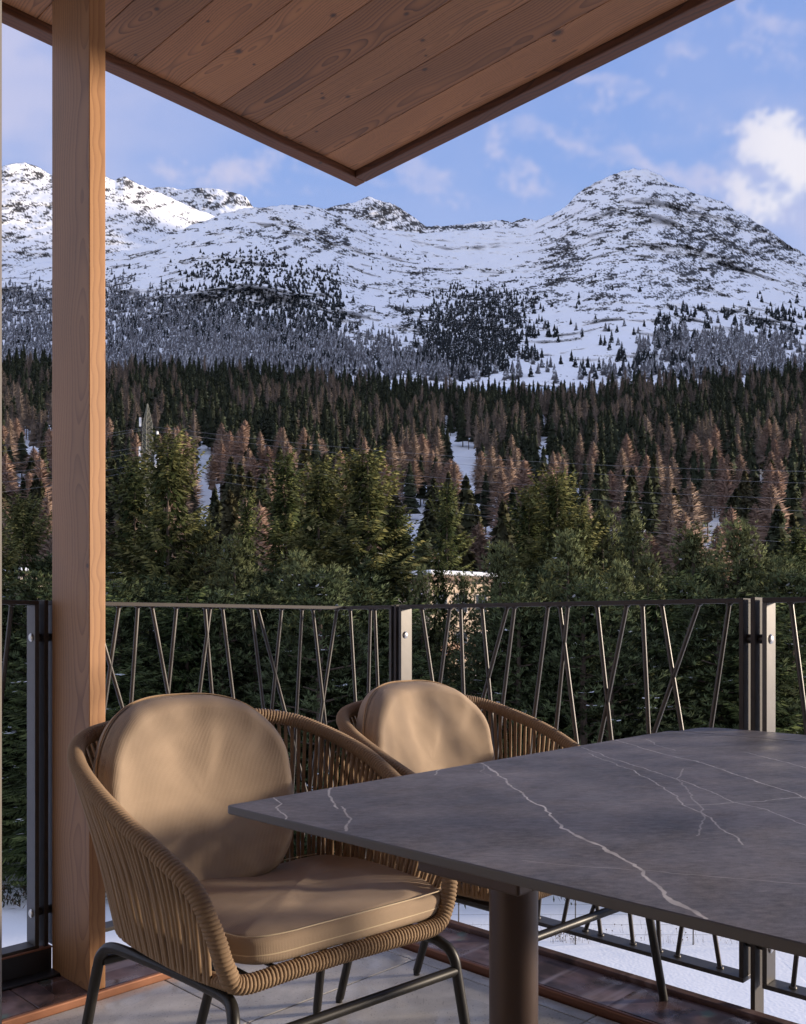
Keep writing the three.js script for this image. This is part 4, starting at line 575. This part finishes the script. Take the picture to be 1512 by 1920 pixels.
// ---------------------------------------------------------------- mast, cables, houses, snowfield
const steelG = std([0.15, 0.15, 0.12], 0.55, 0.4), white = std([0.75, 0.75, 0.75], 0.5);
{
  const d = 120, s = (277 - CX) / FOC * d, g = groundH(s, d), top = 1 + (HOR - 757) / FOC * d, q = V(s, d, 0), t = thing('lattice_mast', 'grey steel lattice mast with white antennas rising among the spruces', 'mast', [q.x, g, q.z]);
  const H = top - g, hw = y => y > H - 2.6 ? lerp(0.42, 0.03, (y - H + 2.6) / 2.6) : lerp(1.3, 0.42, clamp(y / (H - 2.6))), C = [[-1, -1], [1, -1], [1, 1], [-1, 1]];
  for (const [a, b] of C) part('leg', mergeGeometries([rod([a * hw(0), 0, b * hw(0)], [a * 0.42, H - 2.6, b * 0.42], 0.06, 0.05, 5), rod([a * 0.42, H - 2.6, b * 0.42], [a * 0.03, H, b * 0.03], 0.05, 0.04, 5)]), steelG, t);
  const br = []; for (let y = 0; y < H - 0.6; y += y > H - 13 ? 0.75 : 1.5) { const y1 = Math.min(H - 0.1, y + (y > H - 13 ? 0.75 : 1.5)); for (let k = 0; k < 4; k++) { const [a, b] = C[k], [c, e] = C[(k + 1) % 4]; br.push(rod([a * hw(y), y, b * hw(y)], [c * hw(y1), y1, e * hw(y1)], 0.035, 0.035, 4), rod([c * hw(y), y, e * hw(y)], [a * hw(y1), y1, b * hw(y1)], 0.035, 0.035, 4), rod([a * hw(y), y, b * hw(y)], [c * hw(y), y, e * hw(y)], 0.03, 0.03, 4)); } }
  const m = part('bracing', mergeGeometries(br), steelG, t); m.userData.kind = 'stuff';
  const rt = [SB, CB];
  for (const [off, y, h] of [[-0.95, H - 3.0, 1.2], [-1.0, H - 7.2, 1.6], [-0.95, H - 8.6, 1.1], [1.05, H - 8.4, 1.7], [1.45, H - 8.0, 1.7], [0.3, H - 7.8, 1.0], [1.3, H - 4.1, 0.5], [1.2, H - 6.8, 0.5]]) { const a = part('antenna', rbox(-0.13, 0.13, 0, h, -0.09, 0.09, 0.02), white, t, [rt[0] * off, y, rt[1] * off]); part('bracket', rod([0, h / 2, 0], [-rt[0] * off * 0.6, h / 2, -rt[1] * off * 0.6], 0.03, 0.03, 4), steelG, a); }
  const wire = std([0.28, 0.28, 0.3], 0.5, 0.5), P0 = V(s, d, 0);
  [[800, 905, 845, 0.5], [806, 930, 862, -0.5], [835, 960, 880, 0.5], [845, 985, 905, -0.5], [868, 1020, 915, 0.5], [880, 1050, 940, -0.5]].forEach(([y0, y1, yl, o], i) => {
    const h0 = 1 + (HOR - y0) / FOC * d, a = new THREE.Vector3(P0.x + rt[0] * o, h0, P0.z + rt[1] * o), d1 = 112, b = V((1750 - CX) / FOC * d1, d1, 1 + (HOR - y1 + 20) / FOC * d1), d2 = 118, c = V((-220 - CX) / FOC * d2, d2, 1 + (HOR - yl) / FOC * d2);
    const sag = (A, B, k) => new THREE.CatmullRomCurve3([0, 0.17, 0.33, 0.5, 0.67, 0.83, 1].map(f => A.clone().lerp(B, f).setY(lerp(A.y, B.y, f) - 4 * k * f * (1 - f))));
    const w = thing('power_cable', 'thin cable hung from the lattice mast across the forest', 'cable', [0, 0, 0], 'cables hung from the mast');
    part('span', new THREE.TubeGeometry(sag(a, b, 1.6), 60, 0.013, 4), wire, w); part('span', new THREE.TubeGeometry(sag(a, c, 0.7), 30, 0.013, 4), wire, w);
  });
}
function house(name, label, px0, px1, py, d, depth, wallCol, floors, cols) {
  const s0 = (px0 - CX) / FOC * d, s1 = (px1 - CX) / FOC * d, w = s1 - s0, q = V((s0 + s1) / 2, d, 0), g = groundH((s0 + s1) / 2, d) - 0.3, top = 1 + (HOR - py) / FOC * d, H = top - g, t = thing(name, label, 'house', [q.x, g, q.z]); 
  t.lookAt(0, g, 0); t.rotateY(0.72);
  const wm = std(wallCol, 0.85), gl = std([0.05, 0.06, 0.08], 0.12), fr = std([0.5, 0.42, 0.34], 0.6);
  part('wall', rbox(-w / 2, w / 2, 0, H, -depth, 0, 0.03), wm, t);
  const rf = part('roof', rbox(-w / 2 - 0.5, w / 2 + 0.5, H, H + 0.35, -depth - 0.5, 0.6, 0.08), std([0.2, 0.13, 0.09], 0.8), t); part('snow', rbox(-w / 2 - 0.45, w / 2 + 0.45, H + 0.351, H + 0.7, -depth - 0.45, 0.55, 0.12), snowLump, rf);
  for (let f = 0; f < floors; f++) for (let c = 0; c < cols; c++) { const x = -w / 2 + w * (c + 0.5) / cols, y = H - 2.3 - f * 2.7, win = part('window', rbox(-0.62, 0.62, 0, 1.45, -0.03, 0.06, 0.01), fr, t, [x, y, 0]); part('pane', rbox(-0.52, -0.03, 0.1, 1.35, 0.05, 0.07, 0.004), gl, win); part('pane', rbox(0.03, 0.52, 0.1, 1.35, 0.05, 0.07, 0.004), gl, win); if (f % 2 === 1) { part('balcony', rbox(-0.9, 0.9, -0.35, 0.55, 0.07, 0.7, 0.02), std([0.35, 0.2, 0.12], 0.7), t, [x, y, 0]); } }
  return t;
}
house('pale_house', 'pale ochre house seen in slivers between the trees behind the middle of the railing', 790, 940, 1090, 66, 8, [0.62, 0.48, 0.34], 4, 3);
house('chalet', 'snow-roofed house glimpsed between the trees left of the timber post', 30, 130, 1082, 78, 8, [0.4, 0.34, 0.28], 3, 2);
{
  const fm = std([0.07, 0.06, 0.05], 0.8);
  for (const px of [860, 1079, 1300, 1520]) { const d = 22.9, s = (px - CX) / FOC * d, q = V(s, d, groundH(s, d)), t = thing('fence_post', 'thin dark stake of the wire fence in the snow below the railing', 'fence post', [q.x, q.y, q.z], 'wire fence stakes in the snow'); part('stake', rod([0, -0.1, 0], [0.01, 1.15, 0], 0.018, 0.015, 6), fm, t); part('insulator', new THREE.CylinderGeometry(0.022, 0.022, 0.04, 8), fm, t, [0.01, 1.0, 0]); }
  for (const h of [0.25, 0.5, 0.75, 1.0]) { const a = V((640 - CX) / FOC * 22.9, 22.88, -7 + h), b = V((1760 - CX) / FOC * 22.9, 22.88, -7 + h), w = thing('fence_wire', ['lowest', 'second lowest', 'second highest', 'highest'][Math.round(h * 4) - 1] + ' thin wire of the fence in the snow', 'fence wire'); part('strand', rod(a.toArray(), b.toArray(), 0.003, 0.003, 4), fm, w); }
  const r = rng(9), st = []; for (let i = 0; i < 240; i++) { const px = i < 60 ? lerp(1030, 1090, r()) : lerp(700, 1600, r()), d = 22.95 + 1.6 * r() * r(), s = (px - CX) / FOC * d, q = V(s, d, groundH(s, d) - 0.02), h = 0.08 + 0.3 * r() * r(), e = [q.x + (r() - 0.5) * 0.1, q.y + h, q.z + (r() - 0.5) * 0.1]; st.push(rod(q.toArray(), e, 0.004, 0.002, 4)); if (r() < 0.35) st.push(new THREE.IcosahedronGeometry(0.018, 0).translate(...e)); }
  const g = part('dry_grass', mergeGeometries(st.map(x => x.index ? x.toNonIndexed() : x)), std([0.11, 0.075, 0.05], 0.9), scene); g.userData.kind = 'stuff'; tag(g, 'dry grass stalks poking out of the snow along the wire fence', 'grass');
  const sh = new Foliage(); for (let i = 0; i < 2600; i++) { const px = r() < 0.5 ? lerp(-40, 120, r()) : lerp(-60, 1560, r()), d = 25.5 + 3.5 * r(), s = (px - CX) / FOC * d, q = V(s, d, groundH(s, d)); const n = fbm(s * 0.7, d * 0.7, 3, 3); if (n < 0.02) continue; q.y += 0.05 + 0.25 * r(); const m = 0.5 + r(); sh.blade(q, new THREE.Vector3(r() - 0.5, r() * 0.7, r() - 0.5).normalize(), 0.12 + 0.16 * r(), 0.05, UP, r() < 0.4 ? [0.09 * m, 0.06 * m, 0.035 * m] : [0.045 * m, 0.05 * m, 0.025 * m], UP); }
  const b = part('undergrowth', sh.geo(), needle, scene); b.userData.kind = 'stuff'; tag(b, 'low scrub and fallen twigs on the snow at the foot of the nearest trees', 'undergrowth');
}
renderer.render(scene, camera);
